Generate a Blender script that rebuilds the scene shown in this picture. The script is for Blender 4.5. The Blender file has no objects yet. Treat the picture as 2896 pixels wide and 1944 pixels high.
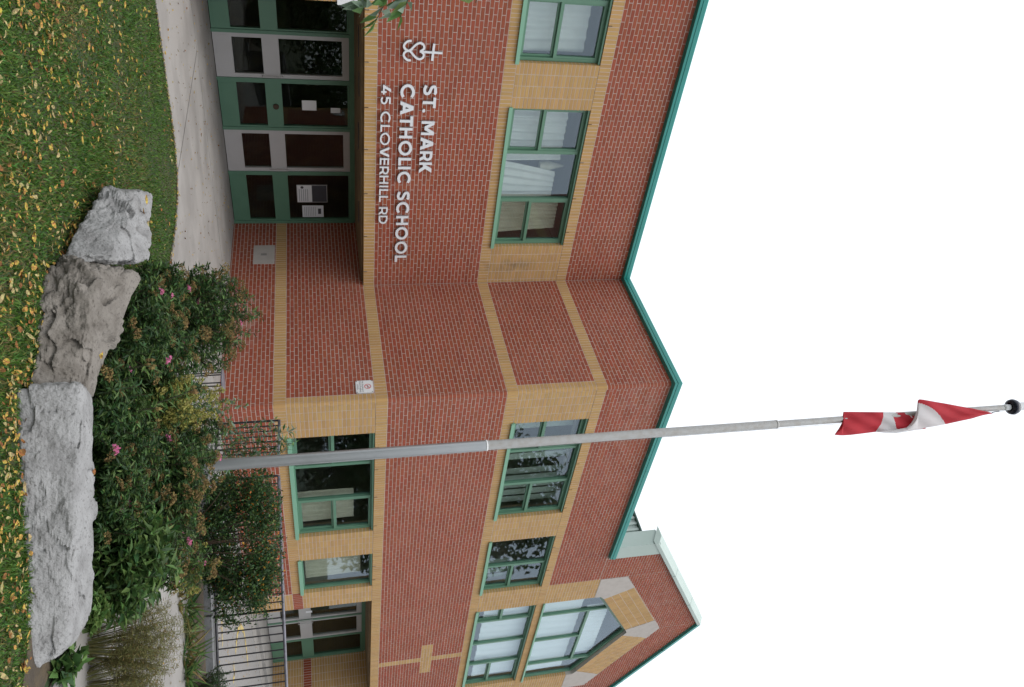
import bpy, math, random
import numpy as np
from mathutils import Matrix, Vector, noise
random.seed(7); RS = np.random.RandomState(11)
sc = bpy.context.scene
COL = sc.collection

# ------------------------------------------------------------------ camera (phone held sideways: the picture lies on its side)
YAW, PITCH, ROLL, FPX = 0.7457, 0.2364, -0.0426, 2243.5
cy, sy, cp, sp, cr, sr = math.cos(YAW), math.sin(YAW), math.cos(PITCH), math.sin(PITCH), math.cos(ROLL), math.sin(ROLL)
F = np.array([sy*cp, cy*cp, sp]); R0 = np.array([cy, -sy, 0.]); U0 = np.cross(R0, F)
R = R0*cr+U0*sr; U = -R0*sr+U0*cr
cam = bpy.data.cameras.new('camera'); co = bpy.data.objects.new('camera', cam); COL.objects.link(co)
cam.sensor_fit = 'HORIZONTAL'; cam.sensor_width = 36; cam.lens = 36*FPX/2896
cam.clip_start = 0.05; cam.clip_end = 2000
co.matrix_world = Matrix(((U[0], -R[0], -F[0], 0), (U[1], -R[1], -F[1], 0), (U[2], -R[2], -F[2], 0), (0, 0, 0, 1)))
sc.camera = co

# ------------------------------------------------------------------ overcast sky, soft sun, exposure
SUN_EL, SUN_AZ = math.radians(70), math.radians(215)     # azimuth clockwise from +Y
w = bpy.data.worlds.new('World'); sc.world = w; w.use_nodes = True
nt = w.node_tree; nt.nodes.clear()
sky = nt.nodes.new('ShaderNodeTexSky'); sky.sky_type = 'NISHITA'; sky.sun_disc = False
sky.sun_elevation = SUN_EL; sky.sun_rotation = SUN_AZ; sky.dust_density = 6; sky.air_density = 1.0
hs = nt.nodes.new('ShaderNodeHueSaturation'); hs.inputs['Saturation'].default_value = 0.25
mx = nt.nodes.new('ShaderNodeMix'); mx.data_type = 'RGBA'; mx.inputs['Factor'].default_value = 0.85
mx.inputs['B'].default_value = (11.3, 11.8, 12.6, 1)
bg = nt.nodes.new('ShaderNodeBackground'); bg.inputs['Strength'].default_value = 0.095
wo = nt.nodes.new('ShaderNodeOutputWorld')
nt.links.new(sky.outputs[0], hs.inputs['Color']); nt.links.new(hs.outputs[0], mx.inputs['A'])
nt.links.new(mx.outputs['Result'], bg.inputs['Color']); nt.links.new(bg.outputs[0], wo.inputs['Surface'])
sl = bpy.data.lights.new('sun', 'SUN'); sl.energy = 1.5; sl.angle = math.radians(60); sl.color = (1, .96, .9)
so = bpy.data.objects.new('sun', sl); COL.objects.link(so)
sd = Vector((math.sin(SUN_AZ)*math.cos(SUN_EL), math.cos(SUN_AZ)*math.cos(SUN_EL), math.sin(SUN_EL)))
so.rotation_euler = (-sd).to_track_quat('-Z', 'Y').to_euler()
sc.view_settings.view_transform = 'Standard'; sc.view_settings.look = 'None'
sc.view_settings.gamma = 1; sc.view_settings.use_curve_mapping = False; sc.view_settings.exposure = 0.32

# ------------------------------------------------------------------ measuring helpers (photo pixel -> place on a known plane)
GZ = -1.60
def ray(x, y): return F+(y-972)/FPX*R+(x-1448)/FPX*U
def onz(x, y, z=GZ): r = ray(x, y); return r*z/r[2]
def ony(x, y, Y): r = ray(x, y); return r*Y/r[1]
def onx(x, y, X): r = ray(x, y); return r*X/r[0]
def proj(p): p = np.asarray(p, float); d = p@F; return 1448+FPX*(p@U)/d, 972+FPX*(p@R)/d, d
def gp(y, d, z=GZ):                       # ground point at image column y and distance d
    k = (y-972)/FPX*d
    A = np.array([[F[0], F[1]], [R[0], R[1]]]); b = np.array([d-F[2]*z, k-R[2]*z])
    X = np.linalg.solve(A, b); return np.array([X[0], X[1], z])
def ztop(P, x):                           # height at which the vertical through P passes image row x
    k = (x-1448)/FPX; q = U-k*F
    return -(P[0]*q[0]+P[1]*q[1])/q[2]

# ------------------------------------------------------------------ materials
MATS = {}
def mat(name, col, rough=.7, var=0, nscale=8., ncol=None, nfac=.3, bump=0, bscale=60., metal=0, spec=.5, transl=0, detail=5, hue=0, coord='Object'):
    m = bpy.data.materials.new(name); m.use_nodes = True; t = m.node_tree; N = t.nodes; Lk = t.links.new
    b = N['Principled BSDF']; b.inputs['Roughness'].default_value = rough; b.inputs['Metallic'].default_value = metal
    b.inputs['Specular IOR Level'].default_value = spec
    c = N.new('ShaderNodeRGB'); c.outputs[0].default_value = (*col, 1); out = c.outputs[0]
    tc = N.new('ShaderNodeTexCoord'); src = tc.outputs['Object']
    if coord == 'World':
        g0 = N.new('ShaderNodeNewGeometry'); src = g0.outputs['Position']
    if ncol is not None:
        n = N.new('ShaderNodeTexNoise'); n.inputs['Scale'].default_value = nscale; n.inputs['Detail'].default_value = detail
        Lk(src, n.inputs['Vector'])
        rp = N.new('ShaderNodeMapRange'); rp.inputs[1].default_value = .42; rp.inputs[2].default_value = .66; rp.inputs[4].default_value = nfac
        Lk(n.outputs['Fac'], rp.inputs[0])
        x = N.new('ShaderNodeMix'); x.data_type = 'RGBA'; x.inputs['B'].default_value = (*ncol, 1)
        Lk(rp.outputs[0], x.inputs['Factor']); Lk(out, x.inputs['A']); out = x.outputs['Result']
    if var:
        g = N.new('ShaderNodeNewGeometry'); oi = N.new('ShaderNodeObjectInfo')
        ad = N.new('ShaderNodeMath'); ad.operation = 'ADD'; Lk(g.outputs['Random Per Island'], ad.inputs[0]); Lk(oi.outputs['Random'], ad.inputs[1])
        fr = N.new('ShaderNodeMath'); fr.operation = 'FRACT'; Lk(ad.outputs[0], fr.inputs[0])
        h = N.new('ShaderNodeHueSaturation')
        r1 = N.new('ShaderNodeMapRange'); r1.inputs[3].default_value = 1-var; r1.inputs[4].default_value = 1+var; Lk(fr.outputs[0], r1.inputs[0]); Lk(r1.outputs[0], h.inputs['Value'])
        if hue:
            mu = N.new('ShaderNodeMath'); mu.operation = 'MULTIPLY'; mu.inputs[1].default_value = 7.31; Lk(fr.outputs[0], mu.inputs[0])
            f2 = N.new('ShaderNodeMath'); f2.operation = 'FRACT'; Lk(mu.outputs[0], f2.inputs[0])
            r2 = N.new('ShaderNodeMapRange'); r2.inputs[3].default_value = .5-hue; r2.inputs[4].default_value = .5+hue; Lk(f2.outputs[0], r2.inputs[0]); Lk(r2.outputs[0], h.inputs['Hue'])
        Lk(out, h.inputs['Color']); out = h.outputs[0]
    Lk(out, b.inputs['Base Color'])
    if bump:
        n2 = N.new('ShaderNodeTexNoise'); n2.inputs['Scale'].default_value = bscale; n2.inputs['Detail'].default_value = 6; Lk(src, n2.inputs['Vector'])
        bp = N.new('ShaderNodeBump'); bp.inputs['Strength'].default_value = bump; bp.inputs['Distance'].default_value = .02
        Lk(n2.outputs['Fac'], bp.inputs['Height']); Lk(bp.outputs[0], b.inputs['Normal'])
    if transl:
        tr = N.new('ShaderNodeBsdfTranslucent'); Lk(out, tr.inputs['Color']); ms = N.new('ShaderNodeMixShader'); ms.inputs[0].default_value = transl
        Lk(b.outputs[0], ms.inputs[1]); Lk(tr.outputs[0], ms.inputs[2]); Lk(ms.outputs[0], N['Material Output'].inputs['Surface'])
    MATS[name] = m; return m
def glass_mat(name, tint=(.74, .87, 1.), f0=.07, trans=(.93, .96, .95)):
    m = bpy.data.materials.new(name); m.use_nodes = True; t = m.node_tree; N = t.nodes; Lk = t.links.new; N.remove(N['Principled BSDF'])
    lw = N.new('ShaderNodeLayerWeight'); lw.inputs[0].default_value = .5      # symmetric Schlick term, the same from both sides of a pane
    pw_ = N.new('ShaderNodeMath'); pw_.operation = 'POWER'; pw_.inputs[1].default_value = 5; Lk(lw.outputs['Facing'], pw_.inputs[0])
    fr = N.new('ShaderNodeMapRange'); fr.inputs[3].default_value = f0; fr.inputs[4].default_value = 1; Lk(pw_.outputs[0], fr.inputs[0])
    tr = N.new('ShaderNodeBsdfTransparent'); tr.inputs[0].default_value = (*trans, 1)
    gl = N.new('ShaderNodeBsdfGlossy'); gl.inputs['Color'].default_value = (*tint, 1); gl.inputs['Roughness'].default_value = .015
    tc = N.new('ShaderNodeTexCoord'); n = N.new('ShaderNodeTexNoise'); n.inputs['Scale'].default_value = 1.6; n.inputs['Detail'].default_value = 1; Lk(tc.outputs['Object'], n.inputs['Vector'])
    bp = N.new('ShaderNodeBump'); bp.inputs['Strength'].default_value = .03; bp.inputs['Distance'].default_value = .02; Lk(n.outputs['Fac'], bp.inputs['Height']); Lk(bp.outputs[0], gl.inputs['Normal'])
    ms = N.new('ShaderNodeMixShader'); Lk(fr.outputs[0], ms.inputs[0]); Lk(tr.outputs[0], ms.inputs[1]); Lk(gl.outputs[0], ms.inputs[2])
    Lk(ms.outputs[0], N['Material Output'].inputs['Surface']); MATS[name] = m; return m

M_RED = mat('red_brick', (.280, .062, .0275), .85, var=.12, nscale=1.1, ncol=(.31, .095, .056), nfac=.35, bump=.25, bscale=90, hue=.0035, coord='World')
M_TAN = mat('tan_brick', (.465, .285, .112), .85, var=.08, nscale=1.3, ncol=(.43, .255, .095), nfac=.5, bump=.2, bscale=90, hue=.004, coord='World')
M_MORTAR = mat('mortar', (.58, .50, .45), .95, nscale=5, ncol=(.48, .41, .365), nfac=.5, bump=.3, bscale=150, coord='World')
M_STONE = mat('limestone', (.46, .42, .39), .9, nscale=9, ncol=(.40, .36, .33), nfac=.6, bump=.15)
M_GREEN = mat('green_metal', (.105, .225, .150), .42, nscale=3, ncol=(.085, .19, .125), nfac=.5)
M_LGREEN = mat('light_green_metal', (.20, .40, .28), .45)
M_DGREEN = mat('dark_green_metal', (.02, .06, .04), .5)
M_TEAL = mat('teal_metal', (.03, .27, .235), .4, nscale=1.5, ncol=(.04, .32, .29), nfac=.5)
M_PALE = mat('pale_metal', (.36, .44, .40), .45, nscale=1.2, ncol=(.42, .49, .46), nfac=.5)
M_PALE2 = mat('pale_metal_joint', (.18, .24, .22), .5)
M_ALU = mat('aluminium', (.47, .465, .46), .38, nscale=2, ncol=(.41, .405, .40), nfac=.5, metal=.1)
M_POLE = mat('pole_metal', (.38, .395, .405), .33, nscale=4, ncol=(.33, .345, .355), nfac=.5, metal=.6)
M_POLE2 = mat('pole_metal_stained', (.42, .42, .415), .5, nscale=16, ncol=(.30, .26, .22), nfac=.4, metal=.15)
M_GLASS = glass_mat('window_glass')
M_DGLASS = glass_mat('door_glass', (.75, .8, .8), .035, (.75, .78, .74))
M_WHITE = mat('white_letter', (.72, .74, .77), .5)
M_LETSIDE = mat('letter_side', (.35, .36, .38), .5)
M_PLATE = mat('white_plate', (.74, .75, .76), .45)
M_REDINK = mat('red_ink', (.6, .03, .03), .5)
M_INK = mat('dark_ink', (.05, .05, .06), .6)
M_SOFFIT = mat('soffit_board', (.19, .125, .058), .8, nscale=3, ncol=(.09, .062, .034), nfac=.7)
M_INT = mat('interior_paint', (.34, .31, .26), .9)
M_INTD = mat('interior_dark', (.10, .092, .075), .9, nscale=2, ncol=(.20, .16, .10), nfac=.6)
M_CURT = mat('curtain_white', (.72, .72, .68), .9, nscale=6, ncol=(.62, .62, .58), nfac=.5, transl=.25)
M_CURTG = mat('curtain_cream', (.60, .57, .46), .9, nscale=6, ncol=(.48, .46, .36), nfac=.6, transl=.2)
M_BLIND = mat('blind_fabric', (.72, .74, .76), .85)
M_CONC = mat('concrete', (.28, .267, .252), .9, nscale=1.4, ncol=(.205, .194, .182), nfac=.9, bump=.12, bscale=120, coord='World', detail=8)
M_CONC2 = mat('paving_grey', (.25, .245, .24), .92, nscale=26, ncol=(.18, .175, .17), nfac=.7, bump=.2, bscale=160, coord='World')
M_CURB = mat('curb_concrete', (.17, .175, .18), .92, nscale=12, ncol=(.11, .115, .12), nfac=.7, bump=.3, bscale=80, coord='World')
M_YEL = mat('yellow_paint', (.55, .42, .12), .8, nscale=9, ncol=(.27, .255, .22), nfac=.9, coord='World')
M_SOIL = mat('bed_soil', (.050, .038, .026), .95, nscale=9, ncol=(.09, .065, .035), nfac=.7, bump=.6, bscale=40, coord='World')
M_LAWN = mat('lawn_soil', (.020, .040, .009), .95, nscale=3.5, ncol=(.060, .050, .020), nfac=.8, bump=.5, bscale=60, coord='World', detail=9)
M_BLACK = mat('black_rail', (.012, .012, .015), .38, nscale=30, ncol=(.07, .07, .085), nfac=.35)
M_GREYRAIL = mat('worn_rail_top', (.16, .16, .19), .42, nscale=18, ncol=(.04, .04, .05), nfac=.6)
M_FRED = mat('flag_red', (.62, .035, .055), .75, nscale=6, ncol=(.5, .03, .05), nfac=.4, transl=.35)
M_FWHITE = mat('flag_white', (.80, .79, .80), .75, nscale=6, ncol=(.70, .69, .70), nfac=.4, transl=.35)
M_DARKPL = mat('dark_finial', (.012, .013, .03), .3)
def leafmat(n, c, var=.35, hue=.03, tr=.35, rough=.5): return mat(n, c, rough, var=var, hue=hue, transl=tr, spec=.35)
M_GRASS = leafmat('grass_blade', (.074, .152, .024), .6, .03, .35, .6)
M_GRASS2 = leafmat('dry_grass_blade', (.185, .155, .052), .4, .03, .3, .7)
M_LEAF = leafmat('shrub_leaf', (.045, .098, .028))
M_LEAFL = leafmat('light_leaf', (.115, .20, .055), .3, .025)
M_LEAFD = leafmat('dark_leaf', (.028, .060, .022), .4, .03)
M_LEAFO = leafmat('orange_leaf', (.42, .17, .02), .3, .03)
M_SILV = leafmat('silvery_leaf', (.20, .28, .20), .3, .02)
M_TREE = leafmat('tree_leaf', (.040, .075, .020), .4, .03)
M_SEED = leafmat('seed_head', (.185, .128, .048), .35, .02, .1, .9)
M_PINK = leafmat('pink_flower', (.66, .20, .36), .3, .02, .3)
M_GOLD = leafmat('goldenrod', (.30, .28, .07), .3, .02, .3)
M_WISP = leafmat('wispy_leaf', (.19, .185, .065), .4, .03, .3)
M_FALLEN = leafmat('fallen_leaf', (.36, .235, .045), .55, .045, .15, .7)
M_FALLENB = leafmat('fallen_leaf_brown', (.20, .085, .022), .5, .015, .1, .8)
M_FALLENP = leafmat('fallen_leaf_pale', (.33, .27, .12), .45, .03, .15, .8)
M_BARK = mat('bark', (.085, .06, .045), .95, nscale=20, ncol=(.04, .03, .025), nfac=.7, bump=.7, bscale=30)
M_STEM = mat('stem', (.05, .055, .025), .85)
M_STEMB = mat('brown_stem', (.065, .042, .026), .85)

def stain(m, cen, rad, col, fac):
    t = m.node_tree; N = t.nodes; b_ = N['Principled BSDF']; src = b_.inputs['Base Color'].links[0].from_socket; g = N.new('ShaderNodeNewGeometry')
    d = N.new('ShaderNodeVectorMath'); d.operation = 'SUBTRACT'; d.inputs[1].default_value = cen; t.links.new(g.outputs['Position'], d.inputs[0])
    sc_ = N.new('ShaderNodeVectorMath'); sc_.operation = 'DIVIDE'; sc_.inputs[1].default_value = rad; t.links.new(d.outputs[0], sc_.inputs[0])
    ln = N.new('ShaderNodeVectorMath'); ln.operation = 'LENGTH'; t.links.new(sc_.outputs[0], ln.inputs[0])
    n = N.new('ShaderNodeTexNoise'); n.inputs['Scale'].default_value = 6; n.inputs['Detail'].default_value = 6; t.links.new(g.outputs['Position'], n.inputs['Vector'])
    a = N.new('ShaderNodeMapRange'); a.inputs[1].default_value = 1; a.inputs[2].default_value = .2; t.links.new(ln.outputs['Value'], a.inputs[0])
    n2 = N.new('ShaderNodeMapRange'); n2.inputs[1].default_value = .42; n2.inputs[2].default_value = .62; n2.inputs[4].default_value = fac; t.links.new(n.outputs['Fac'], n2.inputs[0])
    mu = N.new('ShaderNodeMath'); mu.operation = 'MULTIPLY'; t.links.new(a.outputs[0], mu.inputs[0]); t.links.new(n2.outputs[0], mu.inputs[1])
    x = N.new('ShaderNodeMix'); x.data_type = 'RGBA'; x.inputs['B'].default_value = (*col, 1); t.links.new(mu.outputs[0], x.inputs['Factor']); t.links.new(src, x.inputs['A']); t.links.new(x.outputs['Result'], b_.inputs['Base Color'])
stain(M_RED, (10.0, 9.07, 5.55), (.9, .6, .55), (.50, .34, .30), .16); stain(M_RED, (11.3, 9.07, 5.5), (1.2, .3, .6), (.45, .30, .26), .10)
stain(M_RED, (9.52, 11.2, -1.35), (.3, 1.1, .35), (.50, .38, .34), .5); stain(M_RED, (17.3, 9.07, 7.9), (1.4, .3, .6), (.45, .28, .24), .16); stain(M_RED, (14.9, 9.07, 5.6), (.5, .3, .7), (.16, .03, .015), .5)
stain(M_TAN, (9.12, 12.12, 3.75), (.22, .3, .55), (.16, .12, .07), .6); stain(M_TAN, (9.15, 12.12, 3.2), (.25, .3, .3), (.18, .13, .07), .5); stain(M_TAN, (13.5, 9.07, 3.15), (.35, .3, .2), (.22, .15, .08), .5)

# ------------------------------------------------------------------ object helpers
def tag(o, label=None, cat=None, group=None, kind=None):
    if label: o['label'] = label
    if cat: o['category'] = cat
    if group: o['group'] = group
    if kind: o['kind'] = kind
    return o
def empty(name, loc, label, cat, group=None):
    o = bpy.data.objects.new(name, None); o.location = loc; COL.objects.link(o); o.empty_display_size = .1
    return tag(o, label, cat, group)
class MB:
    def __init__(s): s.v = []; s.f = []; s.m = []
    def poly(s, pts, m=0):
        i = len(s.v); s.v += [tuple(p) for p in pts]; s.f.append(tuple(range(i, i+len(pts)))); s.m.append(m)
    def box(s, a, b, m=0):
        x0, y0, z0 = [min(a[i], b[i]) for i in range(3)]; x1, y1, z1 = [max(a[i], b[i]) for i in range(3)]
        i = len(s.v); s.v += [(x0,y0,z0),(x1,y0,z0),(x1,y1,z0),(x0,y1,z0),(x0,y0,z1),(x1,y0,z1),(x1,y1,z1),(x0,y1,z1)]
        for q in ((0,3,2,1),(4,5,6,7),(0,1,5,4),(1,2,6,5),(2,3,7,6),(3,0,4,7)): s.f.append(tuple(i+k for k in q)); s.m.append(m)
    def prism(s, a, b, m=0, side=None):      # two matching outlines joined
        n = len(a); i = len(s.v); s.v += [tuple(p) for p in a]+[tuple(p) for p in b]
        s.f.append(tuple(range(i, i+n))); s.m.append(m); s.f.append(tuple(reversed(range(i+n, i+2*n)))); s.m.append(m)
        for k in range(n):
            s.f.append((i+k, i+n+k, i+n+(k+1) % n, i+(k+1) % n)); s.m.append(m if side is None else side)
    def tube(s, pts, rad, n=6, m=0, cap=True):
        pts = [Vector(p) for p in pts]
        if not hasattr(rad, '__len__'): rad = [rad]*len(pts)
        rings = []
        for k, p in enumerate(pts):
            d = (pts[min(k+1, len(pts)-1)]-pts[max(k-1, 0)]); d = d.normalized() if d.length > 1e-9 else Vector((0, 0, 1))
            a = d.cross(Vector((0, 0, 1)) if abs(d.z) < .95 else Vector((1, 0, 0))).normalized(); b = d.cross(a)
            i = len(s.v); rings.append(i)
            for q in range(n):
                t = 2*math.pi*q/n; s.v.append(tuple(p+(a*math.cos(t)+b*math.sin(t))*rad[k]))
        for k in range(len(pts)-1):
            for q in range(n): s.f.append((rings[k]+q, rings[k]+(q+1) % n, rings[k+1]+(q+1) % n, rings[k+1]+q)); s.m.append(m)
        if cap:
            s.f.append(tuple(rings[0]+q for q in reversed(range(n)))); s.m.append(m); s.f.append(tuple(rings[-1]+q for q in range(n))); s.m.append(m)
    def build(s, name, mats, parent=None, smooth=False, **kw):
        me = bpy.data.meshes.new(name); me.from_pydata(s.v, [], s.f)
        if not isinstance(mats, (list, tuple)): mats = [mats]
        for m in mats: me.materials.append(m)
        if len(mats) > 1: me.polygons.foreach_set('material_index', s.m)
        if smooth: me.polygons.foreach_set('use_smooth', [True]*len(s.f))
        me.update()
        o = bpy.data.objects.new(name, me); COL.objects.link(o)
        attach(o, parent); tag(o, **kw); return o
def worldof(o):
    v = Vector((0, 0, 0))
    while o is not None: v += o.location; o = o.parent
    return v
def attach(o, parent):
    """mesh vertices are in world coordinates; keep it so under a translated parent"""
    if parent is None: return
    o.parent = parent
    o.location = -worldof(parent)
def npmesh(name, V, Fc, mats, midx=None, parent=None, smooth=False, **kw):   # V (n,3), Fc (m,k)
    V = np.asarray(V, np.float32); Fc = np.asarray(Fc, np.int32); k = Fc.shape[1]
    me = bpy.data.meshes.new(name); me.vertices.add(len(V)); me.vertices.foreach_set('co', V.ravel())
    me.loops.add(Fc.size); me.loops.foreach_set('vertex_index', Fc.ravel())
    me.polygons.add(len(Fc)); me.polygons.foreach_set('loop_start', np.arange(0, Fc.size, k, dtype=np.int32))
    if not isinstance(mats, (list, tuple)): mats = [mats]
    for m in mats: me.materials.append(m)
    if midx is not None: me.polygons.foreach_set('material_index', np.asarray(midx, np.int32))
    if smooth: me.polygons.foreach_set('use_smooth', np.ones(len(Fc), bool))
    me.update(calc_edges=True); me.validate()
    o = bpy.data.objects.new(name, me); COL.objects.link(o); attach(o, parent); tag(o, **kw); return o
def unit(a): return a/(np.linalg.norm(a, axis=-1, keepdims=True)+1e-9)
def leaves(name, P, D, L, W, mats, midx=None, parent=None, up=None, **kw):
    n = len(P); D = unit(D); up = RS.randn(n, 3)*.55+np.array([0, 0, 1.]) if up is None else up
    S = unit(np.cross(D, up)); Nn = unit(np.cross(S, D)); L = np.broadcast_to(L, n)[:, None]; W = np.broadcast_to(W, n)[:, None]
    V = np.empty((n, 4, 3)); V[:, 0] = P; mid = P+D*L*.45
    V[:, 1] = mid+S*W*.5+Nn*W*.18; V[:, 3] = mid-S*W*.5+Nn*W*.18; V[:, 2] = P+D*L-Nn*L*.12
    base = np.arange(n)[:, None]*4
    Fc = np.concatenate([base+np.array([[0, 1, 2]]), base+np.array([[0, 2, 3]])], 1).reshape(-1, 3)
    mi = None if midx is None else np.repeat(midx, 2)
    return npmesh(name, V.reshape(-1, 3), Fc, mats, mi, parent, **kw)

# ------------------------------------------------------------------ GROUND
C1 = .0672                                      # brick course
YA, YC, XB = 12.124, 9.075, 9.526
EB, ET = .8324, 1.034; LT = EB-21*C1; LB = LT-3*C1; SILL = ET+30*C1; WB = SILL+3*C1; WT = WB+21*C1; LINT = WT+3*C1; TOP = LINT+18*C1
YD, YD2 = 14.26, 10.33
def sheet(name, pts, z0, z1, m, parent=None, **kw):
    b = MB(); b.prism([(x, y, z1) for x, y in pts], [(x, y, z0) for x, y in pts]); return b.build(name, m, parent, **kw)
g = MB(); g.poly([(-400, -400, -1.618), (400, -400, -1.618), (400, 400, -1.618), (-400, 400, -1.618)])
g.build('ground', M_LAWN, kind='structure')
LEDGE = [(-6, 10.5), (-3, 10.2), (0, 9.92), (1.6, 9.75), (3.44, 9.51), (4.1, 9.43), (4.64, 9.33), (5.05, 9.24), (5.34, 9.08), (5.54, 8.8), (5.64, 8.4), (5.68, 8.0), (5.70, 7.54), (5.74, 6.5), (5.70, 5.2), (5.48, 4.1), (5.16, 3.2), (4.82, 2.4), (4.3, 1.2), (3.4, -1), (1.5, -5)]
REDGE = [(6, -5), (8.7, -1), (9.5, 1.5), (9.35, 3.0), (9.10, 4.3), (8.88, 4.88), (8.76, 5.47), (8.60, 6.4), (8.52, 7.1), (8.62, 7.9), (8.85, 8.6), (9.3, 9.0)]
walk = sheet('walkway', LEDGE+REDGE+[(9.8, 9.0), (9.8, 14.8), (-6, 14.8)], -1.70, -1.612, M_SOIL, kind='structure')
# slabs poured between the control joints (each its own piece)
def joint_px(a, b): return onz(*a)[:2], onz(*b)[:2]
ja, jb = joint_px((557, 143), (492, 425))
def inset(pts, d):
    n = len(pts); A = sum(pts[i][0]*pts[(i+1) % n][1]-pts[(i+1) % n][0]*pts[i][1] for i in range(n)); sgn = 1 if A > 0 else -1; out = []
    for i in range(n):
        p0, p, p1 = np.array(pts[i-1]), np.array(pts[i]), np.array(pts[(i+1) % n])
        e0 = (p-p0)/np.linalg.norm(p-p0); e1 = (p1-p)/np.linalg.norm(p1-p)
        n0 = np.array([-e0[1], e0[0]])*sgn; n1 = np.array([-e1[1], e1[0]])*sgn
        q = n0+n1; q /= max(.35, q@q/2); out.append(tuple(p+q*d))
    return out
ji = tuple(ja); jo = LEDGE[8]
yl = ji[1]
slabs = [[LEDGE[i] for i in range(0, 9)]+[ji, (-6, yl+.9)],
         [(-6, yl+.9), ji, (9.5, yl-.55), (9.5, 14.3), (-6, 14.3)],
         [LEDGE[8]]+LEDGE[9:14]+[(8.58, 6.6), (8.52, 7.1), (8.62, 7.9), (8.85, 8.6), (9.3, 9.0), (9.5, 9.06), (9.5, yl-.55), ji],
         LEDGE[13:17]+[(9.35, 3.0), (9.10, 4.3), (8.88, 4.88), (8.76, 5.47), (8.58, 6.6)],
         LEDGE[16:]+REDGE[:4]]
for s in slabs: sheet('slab', inset(s, .014), -1.66, GZ, M_CONC, walk)
# lower forecourt behind the railing with faded yellow lines, and the doorway landing
CURBL = [(8.93, 8.45), (8.86, 7.35), (9.3, 6.85), (10.06, 5.92), (10.8, 5.18), (11.6, 4.2), (13.5, 1.8), (15, -1)]
plaza = sheet('forecourt', CURBL+[(32, -6), (32, 10.4), (15.75, 10.4), (15.75, 9.0), (9.8, 9.0), (9.3, 9.0)], -1.72, -1.606, M_CONC2, kind='structure')
sheet('landing_slab', [(15.74, 9.16), (20.4, 9.16), (20.4, 10.6), (15.74, 10.6)], -1.70, -1.535, M_CONC, plaza)
sheet('landing_step', [(15.2, 8.72), (20.9, 8.72), (20.9, 9.155), (15.2, 9.155)], -1.70, -1.60, M_CONC, plaza)
def pxline(pts, wdt, z, ox=550, oy=1640, s=4.672):
    P = [onz(ox+x/s, oy+y/s, z) for x, y in pts]; b = MB()
    for a, c in zip(P[:-1], P[1:]):
        d = (c-a)/np.linalg.norm(c-a); n = np.array([-d[1], d[0], 0])*wdt/2; b.poly([a-n-d*.02, c-n+d*.02, c+n+d*.02, a+n-d*.02])
    return b
for q in ([(362, 540), (366, 700), (372, 860)], [(610, 615), (575, 680), (560, 790), (545, 960)], [(614, 618), (652, 680), (672, 800), (690, 960), (708, 1120)], [(520, 1110), (530, 1250), (515, 1340)]):
    pxline(q, .10, -1.602).build('painted_line', M_YEL, plaza)
# planting bed, verge beside the path, kerb under the railing
BED = [(5.66, 6.9), (5.66, 6.5), (5.62, 5.2), (5.40, 4.1), (5.08, 3.2), (4.74, 2.4), (4.45, 2.30), (4.3, 2.75), (3.95, 3.3), (3.75, 4.0), (3.85, 4.7), (4.2, 5.3), (4.55, 6.0), (5.0, 6.75)]
sheet('planting_bed', BED, -1.70, -1.608, M_SOIL, kind='structure')
VERGE = REDGE[3:]+[(8.93, 8.45), (8.80, 7.35), (9.22, 6.80), (9.98, 5.87), (10.72, 5.13), (11.5, 4.15), (13.4, 1.75), (13, 0), (9.6, 1.5)]
sheet('verge', VERGE, -1.70, -1.609, M_SOIL, kind='structure')
kb = MB()
for a, c in zip(CURBL[1:-1], CURBL[2:]):
    a, c = np.array(a), np.array(c); d = (c-a)/np.linalg.norm(c-a); n = np.array([-d[1], d[0]])
    P = [a-n*.0, c-n*.0, c-n*.26, a-n*.26]
    kb.prism([(*p, -1.52) for p in P], [(*p, -1.71) for p in P])
kb.build('kerb', M_CURB, kind='structure')

# ------------------------------------------------------------------ SCHOOL BUILDING: brick by brick
bld = empty('school_building', (9.5, 12, GZ), 'two storey red and tan brick school building with teal roof edge and gable', 'building')
WALLS = {}
class Wall:
    def __init__(s, name, O, Uv, N): s.name, s.O, s.U, s.N = name, np.array(O, float), np.array(Uv, float), np.array(N, float); s.red = MB(); s.tan = MB(); s.mor = MB(); s.full = []; WALLS[name] = s
    def P(s, u, v, w=0): return s.O+s.U*u+np.array([0, 0, v])+s.N*w
def clip(poly, a, b):                           # keep left of a->b
    out = []; n = len(poly); ex, ey = b[0]-a[0], b[1]-a[1]
    for i in range(n):
        p, q = poly[i-1], poly[i]; dp = ex*(p[1]-a[1])-ey*(p[0]-a[0]); dq = ex*(q[1]-a[1])-ey*(q[0]-a[0])
        if (dp >= 0) != (dq >= 0):
            t = dp/(dp-dq); out.append((p[0]+(q[0]-p[0])*t, p[1]+(q[1]-p[1])*t))
        if dq >= 0: out.append(q)
    return out
def area(p): return .5*abs(sum(p[i-1][0]*p[i][1]-p[i][0]*p[i-1][1] for i in range(len(p))))
J = .0054
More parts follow.
